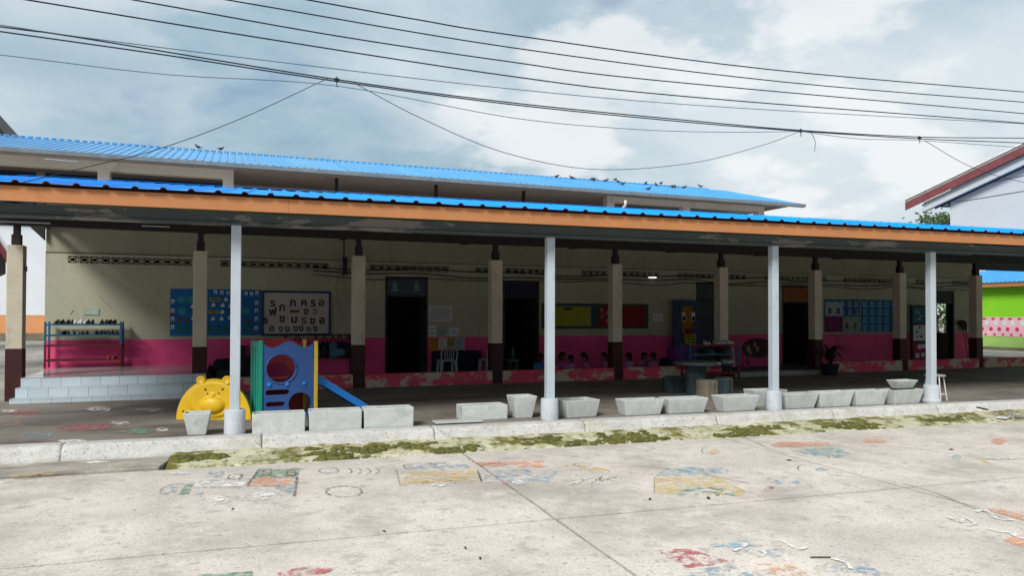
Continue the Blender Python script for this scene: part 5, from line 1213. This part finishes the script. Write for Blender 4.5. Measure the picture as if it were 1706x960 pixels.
for lab, px, dx in (('straw broom leaning upside down beside the far doorway', 1608, .0), ('second straw broom leaning by the end of the wall', 1613, .05)):
    a, c = atY(px-4 if dx == 0 else px-5, 546, 17.75), atY(px+5 if dx == 0 else px+6, 598, 17.55)
    t = thing('straw_broom', lab, 'broom', (c.x, 17.55, .03), group='brooms at the wall end'); MB().tube([c, a], .014, 6).build('handle', M['bark'], t)
    d = (a-c).normalized(); b = MB(); n = 10
    for k in range(40):
        f = Vector((random.uniform(-.16,.16), random.uniform(-.03,.03), 0)); b.tube([a-d*.12+f*.12, a+d*.1+f*.6, a+d*random.uniform(.2,.3)+f+Vector((-.06,0,-.03))], [.012,.016,.006], 4)
    b.build('bristles', mat('straw_%d' % px, (.10,.065,.035), .9), t)
# white stool at the end of the planters
t = thing('white_stool', 'round topped stool with thin white steel legs beside the last post', 'stool', (11.95,9.72,0), rad(20)); ws_ = mat('white_steel_leg', (.62,.62,.56), .5)
for k in range(4):
    a_ = PI/4+k*PI/2; MB().tube([(.21*math.cos(a_),.21*math.sin(a_),0),(.145*math.cos(a_),.145*math.sin(a_),.44)], .011, 6).build('leg', ws_, t, local=True)
b = MB(); b.tube([(.18*math.cos(PI/4+k*PI/2),.18*math.sin(PI/4+k*PI/2),.12) for k in range(5)], .008, 6); b.build('stretcher', ws_, t, local=True); MB().lathe([(.165,.44),(.172,.445),(.172,.465),(.16,.472),(0,.473)], n=20).build('seat', mat('stool_seat', (.30,.29,.25), .6), t, local=True)
# sandals
M['sandal'] = mat('red_brown_sandal', (.20,.075,.05), .7)
def sandal(x, y, rz, lab):
    t = thing('sandal', lab, 'sandal', (x,y,0), rz, 'sandals before the low wall'); MB().prism([(-.12,-.03),(-.04,-.04),(.05,-.042),(.12,-.02),(.125,.015),(.06,.045),(-.04,.036),(-.12,.03)], lambda x,y,z:(x,y,z), .002, .03).build('sole', M['sandal'], t, local=True)
    b = MB(); b.tube(spline([(.02,-.045,.02),(.03,-.03,.065),(.035,0,.08),(.03,.03,.065),(.02,.045,.02)], 4), .018, 6); b.build('strap', M['sandal'], t, local=True, smooth=True)
sandal(7.84, 14.5, .4, 'single red brown sandal apart from the pillar foot'); sandal(8.28, 14.62, -.3, 'red brown sandal lying at the pillar foot'); sandal(8.40, 14.72, .5, 'second red brown sandal tucked at the pillar foot')
# bright spot at the vents: a glowing tube added in front of the wall
t = thing('glow_tube', 'short glowing tube added in front of the vent blocks', 'lamp', (11.0,18.0,2.6)); c = atY(1087, 462, 17.82); MB().tube([(c.x-.12,17.82,c.z),(c.x+.12,17.82,c.z)], .02, 8).build('tube', mat('lit_tube', (.9,.9,.9), .5, bump=0, emit=(.95,.97,1.0,1.6)), t); MB().bx(c.x-.16, c.x+.16, 17.83, 17.849, c.z-.03, c.z+.03).build('fitting', M['vent'], t)
# unlit canopy tube lamps
for px, py, px2, py2, Y, lab in ((-60,352,84,372,12.4,'unlit white tube lamp under the canopy above the tiled steps'), (236,366,283,378,13.2,'unlit white tube lamp under the canopy above the blue board')):
    t = thing('canopy_tube_lamp', lab, 'lamp', atY(px2, py2, Y), group='unlit tube lamps under the canopy'); a, c = atY(px, py, Y-.0), atY(px2, py2, Y); c.z = a.z = max(a.z, c.z); a.z = c.z = atY(px2, py2, Y).z
    MB().tube([a, c], .013, 8).build('tube', M['gutter'], t); MB().bx(a.x, c.x, Y-.02, Y+.02, c.z+.016, c.z+.035).build('fitting', M['steel'], t)
    for q in (a, c): MB().bar(q+Vector((0,0,.03)), q+Vector((0,0,.20)), .012).build('hanger', M['steel'], t)
# litter in the yard
dl = mat('dry_leaf', (.045,.03,.02), .9)
for i, (px, py, s) in enumerate(((1180,831,.10),(1083,833,.07),(1315,768,.09),(1585,750,.10),(1240,728,.06),(640,887,.05),(388,850,.05),(775,915,.05),(800,932,.05),(1493,714,.05))):
    p = atZ(px, py, -.197); b = MB(); a_ = random.uniform(0,PI); d = Vector((math.cos(a_), math.sin(a_), 0)); n_ = Vector((-d.y, d.x, 0))
    b.add([p-d*s*.5, p+n_*s*.2+Vector((0,0,.012)), p+d*s*.5+Vector((0,0,.004)), p-n_*s*.2+Vector((0,0,.008)), p+Vector((0,0,.018))], [(0,3,4),(3,2,4),(2,1,4),(1,0,4),(0,1,2,3)])
    tag(b.build('dry_leaf', dl), 'curled dry leaf lying on the concrete yard', 'leaf', 'dry leaves on the yard')
p, q = atZ(1350, 929, -.19), atZ(1384, 929, -.19); tag(MB().tube([p, q], .005, 5).build('twig', dl), 'straight dark twig lying on the painted yard', 'twig')
rb = mat('rubble_stone', (.26,.24,.21), .9, .4, 6)
for i in range(26):
    p = atZ(random.uniform(1655,1725), random.uniform(686,698), -.17); s = random.uniform(.025,.06); b = MB(); b.blob((p.x,p.y,-.165+s*.3),(s,s*.8,s*.55), 6, 4)
    tag(b.build('rubble_stone', rb), 'small grey rubble stone heaped by the kerb', 'stone', 'rubble at the kerb')
p = atZ(1671, 696, -.15); tag(MB().box((p.x,p.y,p.z),(.16,.14,.02),.4).build('tile_fragment', wpap), 'broken white tile fragment lying beside the rubble', 'tile')
p, q = atZ(1628, 679, .02), atZ(1645, 683, .02); tag(MB().bar(p, q, .035, .02).build('dark_stick', dl), 'dark stick lying on the kerb near the white stool', 'stick')

# ================================================================= CHILDREN ON THE CORRIDOR FLOOR
M['skin'] = mat('skin', (.18,.085,.05), .6, .05, bump=0); M['hair'] = mat('black_hair', (.010,.008,.008), .55, .1); M['shirt'] = mat('pink_shirt_cloth', (.50,.15,.33), .85, .08); M['shirt_b'] = mat('blue_shirt_cloth', (.04,.16,.40), .85, .08); M['skirt'] = mat('dark_red_skirt_cloth', (.12,.02,.04), .85)
def skinned(verts, edges, root=0, sub=1):
    me = bpy.data.meshes.new('body'); me.from_pydata([v[:3] for v in verts], edges, []); o = bpy.data.objects.new('body', me); COL.objects.link(o)
    sk = o.modifiers.new('skin', 'SKIN'); sk.use_smooth_shade = True
    for i, d in enumerate(me.skin_vertices[0].data): d.radius = (verts[i][3], verts[i][3]); d.use_root = (i == root)
    ss = o.modifiers.new('sub', 'SUBSURF'); ss.levels = ss.render_levels = sub
    dg = bpy.context.evaluated_depsgraph_get(); out_ = bpy.data.meshes.new_from_object(o.evaluated_get(dg)); bpy.data.objects.remove(o); bpy.data.meshes.remove(me)
    return out_
def child_proto(lean):
    L_ = lean
    V = [(0,0,.09,.085),(0,-.01-L_*.02,.18,.075),(0,-.02-L_*.06,.275,.07),(0,-.02-L_*.09,.335,.034),(0,-.025-L_*.11,.365,.03),(0,-.035-L_*.13,.42,.062),(0,-.03-L_*.14,.475,.068),(0,-.02-L_*.14,.52,.045)]
    E = [(i,i+1) for i in range(7)]
    for s in (-1,1):
        o = len(V); V += [(s*.085,-.02-L_*.07,.305,.036),(s*.13,-.05-L_*.06,.20,.027),(s*.09,-.15,.135,.02),(s*.075,-.18,.13,.022)]; E += [(2,o),(o,o+1),(o+1,o+2),(o+2,o+3)]
        for k in range(4): V.append((s*(.055+.014*k),-.222-.006*(k in (1,2)),.118,.0065)); V.append((s*(.055+.014*k),-.238-.006*(k in (1,2)),.10,.0055)); j = len(V); E += [(o+3,j-2),(j-2,j-1)]
        V.append((s*.045,-.185,.112,.007)); E.append((o+3,len(V)-1))
        o = len(V); V += [(s*.065,-.03,.085,.062),(s*.19,-.17,.075,.045),(s*.03,-.24,.045,.03),(s*-.05,-.27,.03,.024)]; E += [(0,o),(o,o+1),(o+1,o+2),(o+2,o+3)]
    body = skinned(V, E); body.materials.append(M['skin'])
    hx, hy, hz = 0, -.03-L_*.14, .465
    hair = MB(); 
    def hf(u, v):
        a = 2*PI*u; th = v*PI*.62; front = math.cos(a-(-PI/2)); lim = th*(1.0 - .30*max(0,front)) if True else th
        r = .082*(1+.06*noise.noise((math.cos(a)*3, math.sin(a)*3, th*3))); return (hx+r*math.sin(lim)*math.cos(a)*.95, hy+.006+r*math.sin(lim)*math.sin(a), hz+.012+r*math.cos(lim)*1.02)
    hair.grid(20, 10, hf); hair.tube([(hx,hy+.085,hz+.0),(hx,hy+.10,hz-.05),(hx,hy+.085,hz-.11)], [.03,.028,.008], 8)
    sh = MB(); n = 16; o = 0
    for z, rx_, ry_, yo in ((.075,.115,.10,0),(.15,.105,.09,-.008-L_*.02),(.24,.11,.085,-.018-L_*.05),(.30,.115,.075,-.02-L_*.07),(.335,.07,.055,-.02-L_*.09),(.35,.042,.04,-.022-L_*.1)):
        for k in range(n): a = 2*PI*k/n; sh.v.append((rx_*math.cos(a), yo+ry_*math.sin(a), z))
    for i in range(5):
        for k in range(n): sh.f.append((i*n+k, i*n+(k+1)%n, (i+1)*n+(k+1)%n, (i+1)*n+k)); sh.m.append(0)
    for s in (-1,1): sh.tube([(s*.07,-.02-L_*.07,.315),(s*.10,-.03-L_*.07,.275),(s*.125,-.045-L_*.06,.225)], [.048,.044,.042], 10)
    sk = MB(); sk.lathe([(.0,.02),(.20,.03),(.19,.09),(.13,.13),(.11,.14)], (0,-.08,0), 18, wob=.25)
    return body, hair.mesh('hair', M['hair'], True), sh, sk.mesh('skirt', M['skirt'], True), (hx,hy,hz)
PR = [child_proto(l) for l in (.1, .55, 1.0)]
SHM = {(i, c): PR[i][2].mesh('shirt', M[c], True) for i in range(3) for c in ('shirt','shirt_b')}
eye_m = MB().blob((0,0,0), .007, 6, 4).mesh('eye', M['black_ink'], True); ear_m = MB().blob((0,0,0), (.008,.014,.02), 6, 5).mesh('ear', M['skin'], True); nose_m = MB().blob((0,0,0), (.009,.011,.010), 6, 5).mesh('nose', M['skin'], True); mouth_m = MB().blob((0,0,0), (.017,.004,.004), 6, 4).mesh('mouth', M['skirt'], True)
def child(label, px, Y, pose, rz, col='shirt', s=1.0):
    p = atY(px, 600, Y); t = thing('person', label, 'person', (p.x, Y, .03), rz, 'children seated on the corridor floor'); t.scale = (s,)*3
    b_, h_, _, k_, (hx,hy,hz) = PR[pose]
    o = put('body', b_, t); put('hair', h_, t); put('shirt', SHM[(pose, col)], t); put('skirt', k_, t)
    for sx in (-1,1):
        e = put('eye', eye_m, o); e.location = (sx*.027, hy-.064, hz-.012); e = put('ear', ear_m, o); e.location = (sx*.067, hy+.005, hz-.015)
    e = put('nose', nose_m, o); e.location = (0, hy-.073, hz-.03); e = put('mouth', mouth_m, o); e.location = (0, hy-.062, hz-.052)
child('seated child in a blue top at the edge of the second doorway', 899, 16.1, 2, rad(150), 'shirt_b', 1.05)
child('child in pink shirt sitting just beyond the canopy post', 925, 15.95, 1, rad(190)); child('child facing outward among the pink shirted group', 935, 16.5, 0, rad(20), s=1.08)
child('child in pink shirt bending low with back turned', 953, 15.9, 1, rad(170)); child('child in pink shirt leaning sideways with long dark hair', 984, 16.2, 2, rad(235), s=1.06); child('child in pink shirt seated sideways beside the pillar', 1009, 16.1, 0, rad(260), s=1.06)
child('child in pink shirt with back turned past the pillar', 1049, 16.0, 0, rad(180), s=1.04); child('child with lowered head between two pink shirted neighbours', 1069, 16.5, 1, rad(10)); child('child in pink shirt at the end of the seated row', 1089, 16.1, 0, rad(165), s=1.02)
backpack('dark bag on the floor at the end of the seated row', atY(1108,600,16.4).x, 16.4, .03, (1,1), .34, .40, .1, 'bags on the corridor floor', False)
